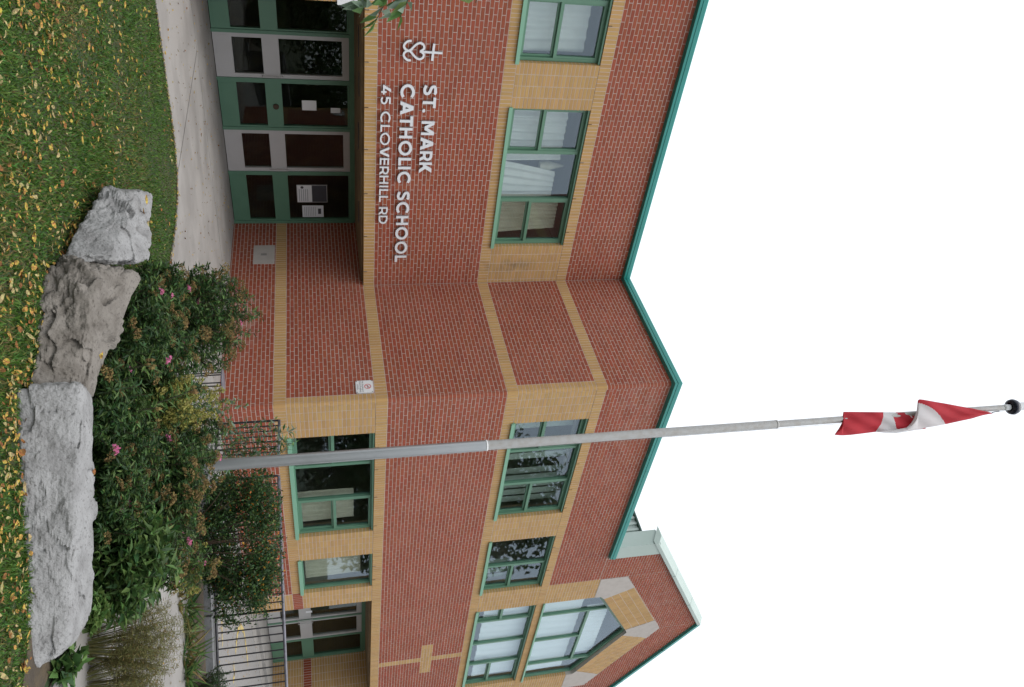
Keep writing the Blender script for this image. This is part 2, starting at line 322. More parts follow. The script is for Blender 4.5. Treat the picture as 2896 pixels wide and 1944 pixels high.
def bricks(W, poly, kind, col, org=(0, 0), op='', depth=.03, ang=0., mortar=True, cell=None):
    """fill a convex outline (counter-clockwise, wall coordinates) with laid bricks"""
    ca, sa = math.cos(ang), math.sin(ang)
    loc = [((x-org[0])*ca+(y-org[1])*sa, -(x-org[0])*sa+(y-org[1])*ca) for x, y in poly]
    us = [p[0] for p in loc]; vs = [p[1] for p in loc]; u0, u1, v0, v1 = min(us), max(us), min(vs), max(vs)
    cw, ch = cell or {'run': (.2, C1), 'stack': (.2, C1), 'soldier': (C1, .2016)}[kind]
    # inset outline by half a joint, flush where the edge is an opening
    if len(poly) == 4 and ang == 0:
        lx0, lx1, ly0, ly1 = u0, u1, v0, v1
        e = lambda k: 0 if k in op else J
        cl = [(lx0+e('l'), ly0+e('b')), (lx1-e('r'), ly0+e('b')), (lx1-e('r'), ly1-e('t')), (lx0+e('l'), ly1-e('t'))] if area(loc) > .98*(u1-u0)*(v1-v0) else inset(loc, J)
    else: cl = inset(loc, J)
    out = W.red if col == 'red' else W.tan
    if 'l' in op or 'r' in op or 'b' in op or 't' in op: depth = .11
    r0, r1 = math.floor(v0/ch+1e-6), math.ceil(v1/ch-1e-6)
    for r in range(r0, r1):
        off = (cw/2 if (r % 2 and kind == 'run') else 0)
        c0, c1 = math.floor((u0-off)/cw+1e-6), math.ceil((u1-off)/cw-1e-6)
        for c in range(c0, c1):
            x0, y0 = c*cw+off+J, r*ch+J; x1, y1 = x0+cw-2*J, y0+ch-2*J
            pl = [(x0, y0), (x1, y0), (x1, y1), (x0, y1)]; full = True
            for k in range(len(cl)): pl = clip(pl, cl[k], cl[(k+1) % len(cl)])
            if len(pl) < 3 or area(pl) < 4e-4: continue
            full = abs(area(pl)-(cw-2*J)*(ch-2*J)) < 1e-6 and ang == 0 and depth < .05
            wp = [(x*ca-y*sa+org[0], x*sa+y*ca+org[1]) for x, y in pl]
            if full:
                W.full.append((kind, col, sum(p[0] for p in wp)/4, sum(p[1] for p in wp)/4, wp)); continue
            w = random.uniform(-.001, .001)
            out.prism([W.P(x, y, w) for x, y in wp], [W.P(x, y, -depth) for x, y in wp])
    if mortar:
        if len(poly) == 4 and ang == 0 and op:
            x0, x1, y0, y1 = u0+org[0]+(.008 if 'l' in op else 0), u1+org[0]-(.008 if 'r' in op else 0), v0+org[1]+(.008 if 'b' in op else 0), v1+org[1]-(.008 if 't' in op else 0)
            mp = [(x0, y0), (x1, y0), (x1, y1), (x0, y1)]
        else: mp = poly
        W.mor.prism([W.P(x, y, -.003) for x, y in mp], [W.P(x, y, -.12) for x, y in mp])
def rect(W, u0, u1, v0, v1, kind, col, op='', **k):
    k.setdefault('org', (u0 if kind != 'run' else 0, v0)); bricks(W, [(u0, v0), (u1, v0), (u1, v1), (u0, v1)], kind, col, op=op, **k)
RN = .06                                           # rounded corner radius
A = Wall('front_wall', (0, YA, 0), (1, 0, 0), (0, -1, 0)); B = Wall('side_wall', (XB, 0, 0), (0, 1, 0), (-1, 0, 0)); C = Wall('wing_wall', (0, YC, 0), (1, 0, 0), (0, -1, 0)); E_ = Wall('doorway_wall', (20.36, 0, 0), (0, 1, 0), (-1, 0, 0))
# --- left facade
AX0 = 1.6; PIL = 4.27
W1 = (5.05-2.81, 5.05); W2 = (5.845, 8.657)
rect(A, AX0, PIL, GZ-.04, LB, 'run', 'red', op='r', org=(XB, LB)); rect(A, AX0, PIL, LB, LT, 'soldier', 'tan', op='r'); rect(A, AX0, PIL, LT, EB, 'stack', 'tan', op='r', org=(PIL, LT))
rect(A, AX0, XB, EB, ET, 'soldier', 'tan', op='b', org=(XB, EB))
rect(A, AX0, XB, ET, SILL, 'run', 'red', org=(XB, ET))
rect(A, AX0, XB, SILL, WB, 'soldier', 'tan', org=(XB, SILL))
rect(A, AX0, W1[0], WB, WT, 'stack', 'tan', op='r'); rect(A, W1[1], W2[0], WB, WT, 'stack', 'tan', op='lr'); rect(A, W2[1], XB, WB, WT, 'stack', 'tan', op='l')
rect(A, AX0, XB, WT, LINT, 'soldier', 'tan', op='b', org=(XB, WT)); rect(A, AX0, XB, LINT, TOP, 'run', 'red', org=(XB, LINT))
# --- return wall (u = y), runs on into the doorway recess
y0 = YC+RN; yt = 9.25
rect(B, y0, YD, GZ-.06, LB, 'run', 'red', org=(YC, LB)); rect(B, y0, YD, LB, LT, 'soldier', 'tan', org=(YC+RN, LB))
rect(B, y0, yt, LT, EB, 'stack', 'tan', org=(yt, LT)); rect(B, yt, YD, LT, EB, 'run', 'red', org=(YC-.025, LT))
rect(B, y0, YA, EB, ET, 'soldier', 'tan', org=(YC+RN, EB)); rect(B, y0, YA, ET, SILL, 'run', 'red', org=(YC, ET)); rect(B, y0, YA, SILL, WB, 'soldier', 'tan', org=(YC+RN, SILL))
rect(B, y0, yt, WB, WT, 'stack', 'tan', org=(yt, WB)); rect(B, yt, YA, WB, WT, 'run', 'red', org=(YC-.025, WB))
rect(B, y0, YA, WT, LINT, 'soldier', 'tan', org=(YC+RN, WT)); rect(B, y0, YA, LINT, TOP, 'run', 'red', org=(YC, LINT))
# --- wing facade
c1, c2, c3, g2 = (10.32, 13.15), (13.97, 15.97), (16.78, 20.62), (13.94, 15.13)
PR = 15.735; x0 = XB+RN; CX1 = 22.8
rect(C, x0, 15.12, GZ-.08, LB, 'run', 'red', org=(XB, LB)); rect(C, 15.12, PR, GZ-.08, LB, 'stack', 'tan', op='r', org=(PR, LB))
rect(C, x0, 15.12, LB, LT, 'soldier', 'tan', org=(x0, LB)); rect(C, 15.12, PR, LB, LT, 'soldier', 'red', op='r', org=(15.12, LB))
rect(C, x0, c1[0], LT, EB, 'stack', 'tan', op='r', org=(c1[0], LT)); rect(C, c1[1], g2[0], LT, EB, 'stack', 'tan', op='lr'); rect(C, g2[1], PR, LT, EB, 'stack', 'tan', op='lr')
rect(C, x0, CX1, EB, ET, 'soldier', 'tan', op='b', org=(x0, EB))
SX = 18.73; CB0, CB1 = 2.12, 2.12+5*C1
for (a, b_, lo, hi) in ((x0, SX-.1, ET, ET+15*C1), (x0, SX-.7, ET+15*C1, ET+19*C1), (x0, SX-.1, ET+19*C1, SILL), (SX+.1, CX1, ET, ET+15*C1), (SX+.7, CX1, ET+15*C1, ET+19*C1), (SX+.1, CX1, ET+19*C1, SILL)):
    r = round((lo-ET)/C1); rect(C, a, b_, lo, hi, 'run', 'red', org=(XB+(.1 if r % 2 else 0), lo))
rect(C, SX-.1, SX+.1, ET, ET+15*C1, 'stack', 'tan'); rect(C, SX-.1, SX+.1, ET+19*C1, SILL, 'stack', 'tan'); rect(C, SX-.7, SX+.7, ET+15*C1, ET+19*C1, 'stack', 'tan')
rect(C, x0, CX1, SILL, WB, 'soldier', 'tan', org=(x0, SILL))
rect(C, x0, c1[0], WB, WT, 'stack', 'tan', op='r', org=(c1[0], WB)); rect(C, c1[1], c2[0], WB, WT, 'stack', 'tan', op='lr'); rect(C, c2[1], c3[0], WB, WT, 'stack', 'tan', op='lr'); rect(C, c3[1], 21.43, WB, WT, 'stack', 'tan', op='l'); rect(C, 21.43, CX1, WB, WT, 'run', 'red')
rect(C, x0, 21.43, WT, 4.846, 'soldier', 'tan', op='b', org=(x0, WT), cell=(C1, 4.846-WT)); rect(C, 21.43, CX1, WT, 4.846, 'run', 'red', org=(XB, WT))
GA = (18.745, 9.36); GS = .5535                     # gable apex and slope
def gz(x): return GA[1]-GS*abs(x-GA[0])
XL = 15.06
rect(C, x0, 15.96, 4.846, TOP, 'run', 'red', org=(XB, 4.846)); rect(C, 15.96, 16.77, 4.846, 6.10, 'stack', 'tan', op='r'); rect(C, 20.71, 21.53, 4.846, 6.10, 'stack', 'tan', op='l'); rect(C, 21.53, CX1, 4.846, TOP, 'run', 'red', org=(XB, 4.846))
og = (XB, 4.846)
bricks(C, [(XL, TOP), (15.96, TOP), (15.96, gz(15.96)), (XL, gz(XL))], 'run', 'red', org=og)
bricks(C, [(15.96, 6.77), (GA[0], 8.32), (GA[0], GA[1]), (15.96, gz(15.96))], 'run', 'red', org=og)
XR = 2*GA[0]-XL
bricks(C, [(GA[0], 8.32), (21.53, 6.77), (21.53, gz(21.53)), (GA[0], GA[1])], 'run', 'red', org=og)
bricks(C, [(21.53, TOP), (XR, TOP), (XR, gz(XR)), (21.53, gz(21.53))], 'run', 'red', org=og)
al = math.atan(.556); mx_ = 2*GA[0]
tl = [(16.90, 6.375), (18.60, 7.32), (18.285, 8.065), (16.515, 7.08)]
bricks(C, tl, 'soldier', 'tan', org=tl[0], ang=math.atan2(tl[1][1]-tl[0][1], tl[1][0]-tl[0][0]), cell=(C1, .196))
tr = [(mx_-x, y) for x, y in tl][::-1]
bricks(C, tr, 'soldier', 'tan', org=tr[2], ang=math.atan2(tr[3][1]-tr[2][1], tr[3][0]-tr[2][0]), cell=(C1, .196))
def wpoly(name, W, pts, m, w0, w1, parent, **kw):
    b = MB(); b.prism([W.P(x, y, w1) for x, y in pts], [W.P(x, y, w0) for x, y in pts]); return b.build(name, m, parent, **kw)
# side wall of the second doorway
rect(E_, YC, YD2, GZ-.1, LB, 'stack', 'tan'); rect(E_, YC, YD2, LB, LT, 'soldier', 'red'); rect(E_, YC, YD2, LT, EB, 'stack', 'tan')
# individual bricks: the ones that show largest stay objects of their own
allf = [(W, *f) for W in WALLS.values() for f in W.full]
def vis(rec):
    W, kind, col, u, v, wp = rec; q = [proj(W.P(x, y)) for x, y in wp]
    cx_, cy_ = sum(a[0] for a in q)/4, sum(a[1] for a in q)/4
    if not (800 < cx_ < 2896 and 5 < cy_ < 1939): return 0
    return area([(a[0], a[1]) for a in q])
scored = sorted(((vis(r), i) for i, r in enumerate(allf)), reverse=True)
single = {'red': set(), 'tan': set()}
for a, i in scored:
    s = single[allf[i][2]]
    if len(s) < 298 and a > 0: s.add(i)
wobj = {}
for W in WALLS.values(): wobj[W.name] = None
for i, (W, kind, col, u, v, wp) in enumerate(allf):
    if i in single[col]: continue
    w = random.uniform(-.0012, .0012); out = W.red if col == 'red' else W.tan
    out.prism([W.P(x, y, w) for x, y in wp], [W.P(x, y, -.03) for x, y in wp])
for W in WALLS.values(): wobj[W.name] = W.mor.build(W.name, M_MORTAR, bld)
def brickmesh(name, cw, ch, m):
    b = MB(); b.box((-cw/2+J, -.0005, -ch/2+J), (cw/2-J, .03, ch/2-J)); me = bpy.data.meshes.new(name); me.from_pydata(b.v, [], b.f); me.materials.append(m); return me
BM = {}
for kind, c, h in (('run', .2, C1), ('stack', .2, C1), ('soldier', C1, .2016)):
    for col, m in (('red', M_RED), ('tan', M_TAN)): BM[kind, col] = brickmesh(f'{col}_brick', c, h, m)
for col, ids in single.items():
    for i in sorted(ids):
        W, kind, _, u, v, wp = allf[i]
        us_ = max(p[0] for p in wp)-min(p[0] for p in wp); vs_ = max(p[1] for p in wp)-min(p[1] for p in wp)
        o = bpy.data.objects.new('brick' if col == 'red' else 'tan_brick', BM[kind, col]); COL.objects.link(o)
        o.parent = wobj[W.name]; o.location = Vector(W.P(u, v, random.uniform(-.001, .001)))
        o.rotation_euler = (0, 0, 0 if W.U[0] > .5 else -math.pi/2)
for W in WALLS.values():
    wobj[W.name]
    if W.red.f: W.red.build('brickwork', M_RED, wobj[W.name], kind='stuff')
    if W.tan.f: W.tan.build('tan_brickwork', M_TAN, wobj[W.name], kind='stuff')
# rounded corner bricks where the return wall meets the wing
cr_, ct_, cm_ = MB(), MB(), MB()
def corner(mb, z0, z1, r, inner=.0):
    n = 6; pts = []
    for k in range(n+1):
        t = math.pi/2*k/n; pts.append((XB+RN-r*math.cos(t), YC+RN-r*math.sin(t)))
    for k in range(n): mb.poly([(*pts[k], z0), (*pts[k+1], z0), (*pts[k+1], z1), (*pts[k], z1)])
    for z, fl in ((z0, 1), (z1, 0)):
        p = [(x, y, z) for x, y in pts]+[(XB+RN, YC+RN, z)]; mb.poly(p[::-1] if fl else p)
z = LB
while z > GZ-.1: corner(cr_, z-C1+J, z-J, RN); z -= C1
corner(ct_, LB+J, LT-J, RN); corner(ct_, EB+J, ET-J, RN); corner(ct_, SILL+J, WB-J, RN); corner(ct_, WT+J, LINT-J, RN)
for k in range(21): corner(ct_, LT+k*C1+J, LT+(k+1)*C1-J, RN); corner(ct_, WB+k*C1+J, WB+(k+1)*C1-J, RN)
for k in range(30): corner(cr_, ET+k*C1+J, ET+(k+1)*C1-J, RN)
for k in range(18): corner(cr_, LINT+k*C1+J, LINT+(k+1)*C1-J, RN)
corner(cm_, GZ-.1, TOP, RN-.003)
for bx_ in (((XB+.006, YA-.02, EB), (XB+.12, YA+.13, TOP)), ((XB+.006, YD-.02, GZ-.1), (XB+.12, YD+.3, EB+.15)), ((PIL-.3, YA+.1, EB-.03), (PIL, YD+.3, EB+.15))):
    b = MB(); b.box(*bx_); b.build('backing_block', M_MORTAR, bld)
cw_ = cm_.build('corner', M_MORTAR, bld); cr_.build('corner_brick', M_RED, cw_, kind='stuff'); ct_.build('corner_tan_brick', M_TAN, cw_, kind='stuff')
# limestone blocks round the gable window
s1 = [(15.965, 6.105), (16.765, 6.105), (16.765, 6.27), (16.89, 6.375), (16.51, 7.075), (15.965, 6.765)]
s2 = [(18.605, 7.325), (18.745, 7.40), (18.885, 7.325), (19.2, 8.07), (18.745, 8.315), (18.29, 8.07)]
for pts in (s1, s2, [(mx_-x, y) for x, y in s1][::-1]): wpoly('stone_block', C, pts, M_STONE, -.12, .004, wobj['wing_wall'])
# weep vents in the lintel courses
wv = [(A, x, EB) for x in (4.36, 5.15, 5.9, 6.65, 7.5, 8.4, 9.2)]+[(A, x, WT) for x in (3.5, 4.4, 6.1, 6.85, 7.6, 8.35)]+[(C, x, EB) for x in (10.7, 11.3, 12.1, 13.0, 14.4, 14.9)]+[(C, x, WT) for x in (10.8, 11.6, 12.4, 13.0, 14.4, 15.3)]
for W, u, v in wv: wpoly('weep_vent', W, [(u-.006, v+.004), (u+.006, v+.004), (u+.006, v+.07), (u-.006, v+.07)], M_STEMB, -.01, .003, wobj[W.name])

# roof edge -----------------------------------------------------------
prof = [(-.02, TOP+.004), (.085, TOP+.012), (.09, TOP+.055), (.082, TOP+.06), (.095, TOP+.065), (.10, TOP+.135), (.085, TOP+.15), (-.05, TOP+.155)]
def fascia(d):   # corner points for an offset d outward
    return [(AX0, YA-d), (XB-d, YA-d), (XB-d, YC-d), (15.0, YC-d)]
fb = MB(); lines = [[(x, y, z) for x, y in fascia(d)] for d, z in prof]
segs = []
for k in range(3):
    b = MB()
    for q in range(len(prof)-1): b.poly([lines[q][k], lines[q][k+1], lines[q+1][k+1], lines[q+1][k]])
    b.poly([l[k] for l in lines]); b.poly([l[k+1] for l in lines][::-1])
    segs.append(b.build('roof_fascia', M_TEAL, bld))
for seg, W_, us in ((segs[0], A, (3.6, 5.0, 6.6, 8.2)), (segs[2], C, (10.2, 11.9, 13.6))):   # lapped sheet joints
    for u in us:
        b = MB()
        for q in range(1, 6):
            (d0, z0), (d1, z1) = prof[q], prof[q+1]
            b.poly([W_.P(u, z0, d0+.002), W_.P(u+.035, z0, d0+.002), W_.P(u+.035, z1, d1+.002), W_.P(u, z1, d1+.002)])
        b.build('lap_joint', M_TEAL, seg)
b = MB(); b.prism([(AX0, YA, 6.19), (XB, YA, 6.19), (XB, YC, 6.19), (14.9, YC+.02, 6.19), (14.9, 22, 6.19), (AX0, 22, 6.19)], [(AX0, YA+.13, 5.6), (XB+.13, YA+.13, 5.6), (XB+.13, YC+.13, 5.6), (14.9, YC+.13, 5.6), (14.9, 22, 5.6), (AX0, 22, 5.6)]); b.build('roof_deck', M_CURB, bld)
# gable parapet: pale side box, ribbed sheet behind, sloping coping
b = MB(); b.prism([(14.62, YC-.05, 6.12), (15.055, YC-.05, 6.08), (15.055, YC-.05, 7.31), (14.62, YC-.05, 7.22)], [(14.62, YC+.32, 6.12), (15.055, YC+.32, 6.08), (15.055, YC+.32, 7.31), (14.62, YC+.32, 7.22)]); b.build('parapet_end', M_PALE, bld)
b = MB(); b.box((14.70, YC+.33, 6.2), (14.95, YC+5, 6.86))
for k in range(28): b.box((14.66, YC+.38+k*.16, 6.2), (14.705, YC+.44+k*.16, 6.86))
rs_ = b.build('ribbed_sheet', M_PALE, bld)
b = MB(); b.box((14.62, YC+.33, 6.862), (14.99, YC+5, 6.90)); b.build('cap', M_DGREEN, rs_)
def coping(xa, xb, m, m2, tk):
    pr = [(YC+.02, 0), (YC-.07, .01), (YC-.07, .10), (YC+.13, .10+tk), (YC+.4, .10+tk)]
    b = MB(); b.prism([(xa, y, gz(xa)+z) for y, z in pr], [(xb, y, gz(xb)+z) for y, z in pr]); o = b.build('gable_coping', m, bld)
    for f in (.36, .72):
        x = xa+(xb-xa)*f; b = MB(); s_ = math.copysign(.012, xb-xa); pj = [(YC+.0, -.002), (YC-.073, .008), (YC-.073, .10), (YC+.13, .103+tk)]
        b.prism([(x, y, gz(x)+z) for y, z in pj], [(x+s_, y, gz(x+s_)+z) for y, z in pj]); b.build('coping_joint', m2, o)
coping(14.60, GA[0], M_PALE, M_PALE2, .13)
coping(CX1+.3, GA[0]+.001, M_TEAL, M_DGREEN, .02)
# windows --------------------------------------------------------------
def window(W, u0, u1, v0, v1, mull, split, name='window', vs=.455, glass=None, rec=.085):
    """mull: inner mullion positions, split: bays that have a sliding lower sash"""
    gl_ = glass or M_GLASS; fw = .055
    f = MB()
    def bx(a, b_, c, d, w0, w1, mb=f): mb.prism([W.P(a, c, w1), W.P(b_, c, w1), W.P(b_, d, w1), W.P(a, d, w1)], [W.P(a, c, w0), W.P(b_, c, w0), W.P(b_, d, w0), W.P(a, d, w0)])
    e = .002
    bx(u0+e, u0+fw, v0, v1-e, -.16, -rec); bx(u1-fw, u1-e, v0, v1-e, -.16, -rec)
    bx(u0+fw, u1-fw, v1-fw, v1-e, -.16, -rec); bx(u0+fw, u1-fw, v0, v0+fw, -.16, -rec)
    bx(u0+e, u1-e, v1-.03, v1-e, -rec, -.02)              # head flashing
    ed = [u0+fw]+list(mull)+[u1-fw]; hm = .032
    for m in mull: bx(m-hm, m+hm, v0+fw, v1-fw, -.155, -rec+.004)
    fr = f.build(name, M_GREEN, bld)
    s = MB(); bx(u0-.025, u1+.025, v0-.012, v0+.03, -rec, .035, s); bx(u0-.025, u1+.025, v0-.035, v0-.012, .018, .036, s); s.build('sill', M_LGREEN, fr)
    vm = v0+(v1-v0)*vs
    for k in range(len(ed)-1):
        a = ed[k]+(hm if k else 0); b_ = ed[k+1]-(hm if k < len(ed)-2 else 0); lo, hi = v0+fw, v1-fw
        if k in split:
            s = MB(); bx(a, b_, vm-.03, vm+.025, -.15, -rec-.005, s); bx(a, a+.03, vm+.025, hi, -.15, -rec-.008, s); bx(b_-.03, b_, vm+.025, hi, -.15, -rec-.008, s); bx(a+.03, b_-.03, hi-.03, hi, -.15, -rec-.008, s); s.build('transom', M_GREEN, fr)
            s = MB(); q = .035; w0, w1 = -.165, -.135
            bx(a+.004, a+q, lo, vm-.034, w0, w1, s); bx(b_-q, b_-.004, lo, vm-.034, w0, w1, s); bx(a+q, b_-q, lo, lo+q+.02, w0, w1, s); bx(a+q, b_-q, vm-.034-q, vm-.034, w0, w1, s); s.build('sliding_sash', M_GREEN, fr)
            s = MB(); bx(a+q, b_-q, lo+q+.02, vm-.034-q, -.155, -.15, s); s.build('pane', gl_, fr)
            s = MB(); bx(a+.03, b_-.03, vm+.025, hi-.03, -.135, -.13, s); s.build('pane', gl_, fr)
        else:
            s = MB(); bx(a, b_, lo, hi, -.135, -.13, s); s.build('pane', gl_, fr)
    return fr
def frac(u, *fr): return [u[0]+(u[1]-u[0])*f for f in fr]
window(A, *W1, WB, WT, frac(W1, .304, .652), (0, 2)); window(A, *W2, WB, WT, frac(W2, .304, .652), (0, 2))
window(C, *c1, WB, WT, frac(c1, .304, .652), (0, 2)); window(C, *c2, WB, WT, [c2[0]+1.08], (1,)); window(C, *c3, WB, WT, [17.42, 18.49, 19.55], (0, 3))
window(C, *c1, LT, EB, frac(c1, .304, .652), (0, 2), vs=.5); window(C, *g2, LT, EB, [], ())
# gable window with a pointed head
GW = [(16.772, 4.848), (20.708, 4.848), (20.708, 6.265), (GA[0], 7.385), (16.772, 6.265)]
f = MB(); gi = inset(GW, .055)
for k in range(5): q = [GW[k], GW[(k+1) % 5], gi[(k+1) % 5], gi[k]]; f.prism([C.P(x, y, -.085) for x, y in q], [C.P(x, y, -.16) for x, y in q])
def gtop(x): return 7.385-.057/math.cos(al)-abs(x-GA[0])*(7.385-6.265)/(GA[0]-16.772)
for m in (17.50, 19.99): f.prism(*[[C.P(m-.03, 4.9, w_), C.P(m+.03, 4.9, w_), C.P(m+.03, gtop(m+.03), w_), C.P(m-.03, gtop(m-.03), w_)] for w_ in (-.081, -.155)])
HZ = 6.14
for a, b_, lo, hi in ((17.53, 19.96, HZ-.03, HZ+.03), (GA[0]-.03, GA[0]+.03, 4.9, HZ-.03)): f.prism(*[[C.P(a, lo, w_), C.P(b_, lo, w_), C.P(b_, hi, w_), C.P(a, hi, w_)] for w_ in (-.083, -.155)])
fr = f.build('gable_window', M_GREEN, bld)
s = MB(); s.prism(*[[C.P(16.75, 4.836, w_), C.P(20.73, 4.836, w_), C.P(20.73, 4.876, w_), C.P(16.75, 4.876, w_)] for w_ in (.035, -.085)]); s.build('sill', M_LGREEN, fr)
for pts in ([(16.83, 4.9), (17.47, 4.9), (17.47, gtop(17.47)), (16.83, gtop(16.83))], [(20.02, 4.9), (20.65, 4.9), (20.65, gtop(20.65)), (20.02, gtop(20.02))], [(17.53, 4.9), (GA[0]-.03, 4.9), (GA[0]-.03, HZ-.03), (17.53, HZ-.03)], [(GA[0]+.03, 4.9), (19.96, 4.9), (19.96, HZ-.03), (GA[0]+.03, HZ-.03)], [(17.53, HZ+.03), (19.96, HZ+.03), (19.96, gtop(19.96)), (GA[0], gtop(GA[0])), (17.53, gtop(17.53))]):
    wpoly('pane', C, pts, M_GLASS, -.135, -.13, fr)

# rooms behind the glass (open shells)
def room(x0, x1, y0, y1, z0, z1, m=M_INT):
    b = MB(); P = [(x0, y0, z0), (x1, y0, z0), (x1, y1, z0), (x0, y1, z0), (x0, y0, z1), (x1, y0, z1), (x1, y1, z1), (x0, y1, z1)]
    for q in ((0, 1, 2, 3), (4, 7, 6, 5), (1, 5, 6, 2), (2, 6, 7, 3), (3, 7, 4, 0)): b.poly([P[i] for i in q])
    return b.build('interior', m, bld)
room(AX0, XB-.02, YA+.125, YA+4, SILL, LINT+.1); room(XB+.14, 16.3, YC+.125, YC+3, SILL, LINT+.15); room(16.55, 20.95, YC+.125, YC+3, SILL, 7.5)
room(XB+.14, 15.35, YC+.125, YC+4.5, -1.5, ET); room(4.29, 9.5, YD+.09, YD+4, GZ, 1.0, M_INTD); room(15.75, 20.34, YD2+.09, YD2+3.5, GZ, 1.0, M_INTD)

# doorways ---------------------------------------------------------------
sm = MB(); sm.box((PIL, YA+.115, .835), (XB-.03, YD+.3, .95)); sm.box((PIL, YA+.115, .80), (XB-.03, YD, .834)); sf = sm.build('soffit', M_SOFFIT, bld)
sm = MB(); sm.box((PR, YC+.115, .80), (20.35, YD2+.3, .95)); sm.build('soffit', M_SOFFIT, bld)
for x0_, x1_, y0_, y1_ in ((PIL-.25, PIL-.002, YA+.122, YD+.3), (PR-.13, PR-.002, YC+.122, YD2+.3)):    # blind side walls of the two recesses
    b = MB(); b.box((x0_, y0_, GZ-.1), (x1_, y1_, .79)); b.build('recess_wall', M_TAN, bld)
for x0_, x1_, Y_ in ((PIL, 4.605, YD), (9.525, 9.6, YD)):
    b = MB(); b.box((x0_, Y_-.01, GZ-.1), (x1_, Y_+.1, .80)); b.build('jamb_panel', M_GREEN, bld)
for x, y, l in ((4.9, 12.9, .5), (5.6, 12.75, .42), (6.6, 12.95, .5), (8.1, 12.8, .45)):
    b = MB(); b.box((x, y, .788), (x+l, y+.05, .7995)); b.build('vent_slot', M_INK, sf)
def entrance(Y, bays, parts_mat, ztop_, zb=GZ):
    """bays: (x0, x1, kind)"""
    W = Wall('tmp', (0, Y, 0), (1, 0, 0), (0, -1, 0)); WALLS.pop('tmp')
    def bx(mb, a, b_, c, d, w0, w1): mb.prism([W.P(a, c, w1), W.P(b_, c, w1), W.P(b_, d, w1), W.P(a, d, w1)], [W.P(a, c, w0), W.P(b_, c, w0), W.P(b_, d, w0), W.P(a, d, w0)])
    f = MB()
    xs = sorted({b[0] for b in bays}|{b[1] for b in bays})
    for x in xs: bx(f, x-.03, x+.03, zb, ztop_, -.10, .02)
    bx(f, xs[0], xs[-1], ztop_-.055, ztop_+.035, -.10, .016)
    frame = f.build('entrance_frame', M_GREEN, bld)
    KB, M0, M1 = zb+.32, -.785, -.50
    for (a, b_, kind) in bays:
        a += .03; b_ -= .03; m = M_ALU if kind == 'door' else M_GREEN; st = .075 if kind == 'door' else .03
        hd = .12 if kind == 'door' else .03; top_ = ztop_-.058; p = MB()
        zlo = zb+.012
        bx(p, a+.003, b_-.003, zlo, KB, -.07, .004); bx(p, a+.003, b_-.003, M0, M1, -.07, .004); bx(p, a+.003, b_-.003, top_-hd, top_, -.07, .004)
        for lo, hi in ((KB, M0), (M1, top_-hd)):
            bx(p, a+.003, a+st, lo, hi, -.07, .0025); bx(p, b_-st, b_-.003, lo, hi, -.07, .0025)
        d = p.build('door' if kind == 'door' else 'sidelight', m, frame)
        for lo, hi in ((KB, M0), (M1, top_-hd)):
            q = MB(); bx(q, a+st, b_-st, lo, hi, -.04, -.035); attach_piece(q, 'pane', M_DGLASS, d)
        q = MB(); bx(q, a+.05, b_-.05, zlo+.05, KB-.05, .004, .008); attach_piece(q, 'kick_plate', m, d)
        if kind == 'door':
            q = MB(); hx = b_-.045 if 'r' == DOORH.get((round(a, 1)), 'r') else a+.045
            q.tube([W.P(hx, M0-.03, .004), W.P(hx, M0-.03, .06), W.P(hx, M1+.03, .06), W.P(hx, M1+.03, .004)], .011, 6); attach_piece(q, 'handle', M_ALU, d)
    return frame
def attach_piece(mb, name, m, d): return mb.build(name, m, d)
DOORH = {7.5: 'l', 18.5: 'l'}
e1 = entrance(YD, [(4.64, 5.60, 'glass'), (5.60, 6.46, 'door'), (6.46, 7.415, 'glass'), (7.415, 8.35, 'door'), (8.35, 9.49, 'glass')], None, .765)
e2 = entrance(YD2, [(15.76, 16.55, 'glass'), (16.55, 17.50, 'door'), (17.50, 18.43, 'door'), (18.43, 19.37, 'door'), (19.37, 20.33, 'glass')], None, .765, zb=-1.533)
b = MB(); b.tube([(6.967, YD-.004, -.62), (6.967, YD-.03, -.62)], .052, 20); b.build('round_bell', M_STEMB, e1)

# ------------------------------------------------------------------ SIGNS AND LETTERING
def ribbon(pts, w, closed=False):
    P = [np.array(p, float) for p in pts]; n = len(P); L_, R_ = [], []
    for i in range(n):
        a = P[i-1] if (i or closed) else P[i]; c = P[(i+1) % n] if (i < n-1 or closed) else P[i]
        d0 = P[i]-a; d1 = c-P[i]; d0 = d0/(np.linalg.norm(d0)+1e-12); d1 = d1/(np.linalg.norm(d1)+1e-12)
        t = d0+d1; t /= np.linalg.norm(t)+1e-12; nn = np.array([-t[1], t[0]]); k = 1/max(.5, abs(nn@np.array([-d1[1], d1[0]])) if np.linalg.norm(d1) > .5 else 1)
        L_.append(P[i]+nn*w/2*k); R_.append(P[i]-nn*w/2*k)
    return L_, R_
def arc(cx, cy, rx, ry, a0, a1, n=22): return [(cx+rx*math.cos(math.radians(a0+(a1-a0)*k/n)), cy+ry*math.sin(math.radians(a0+(a1-a0)*k/n))) for k in range(n+1)]
def smooth(P, n=5):
    out = []; P = [np.array(p, float) for p in P]
    for i in range(len(P)-1):
        p0, p1, p2, p3 = P[max(i-1, 0)], P[i], P[i+1], P[min(i+2, len(P)-1)]
        for k in range(n):
            t = k/n; out.append(.5*((2*p1)+(p2-p0)*t+(2*p0-5*p1+4*p2-p3)*t*t+(3*p1-p0-3*p2+p3)*t**3))
    return out+[P[-1]]
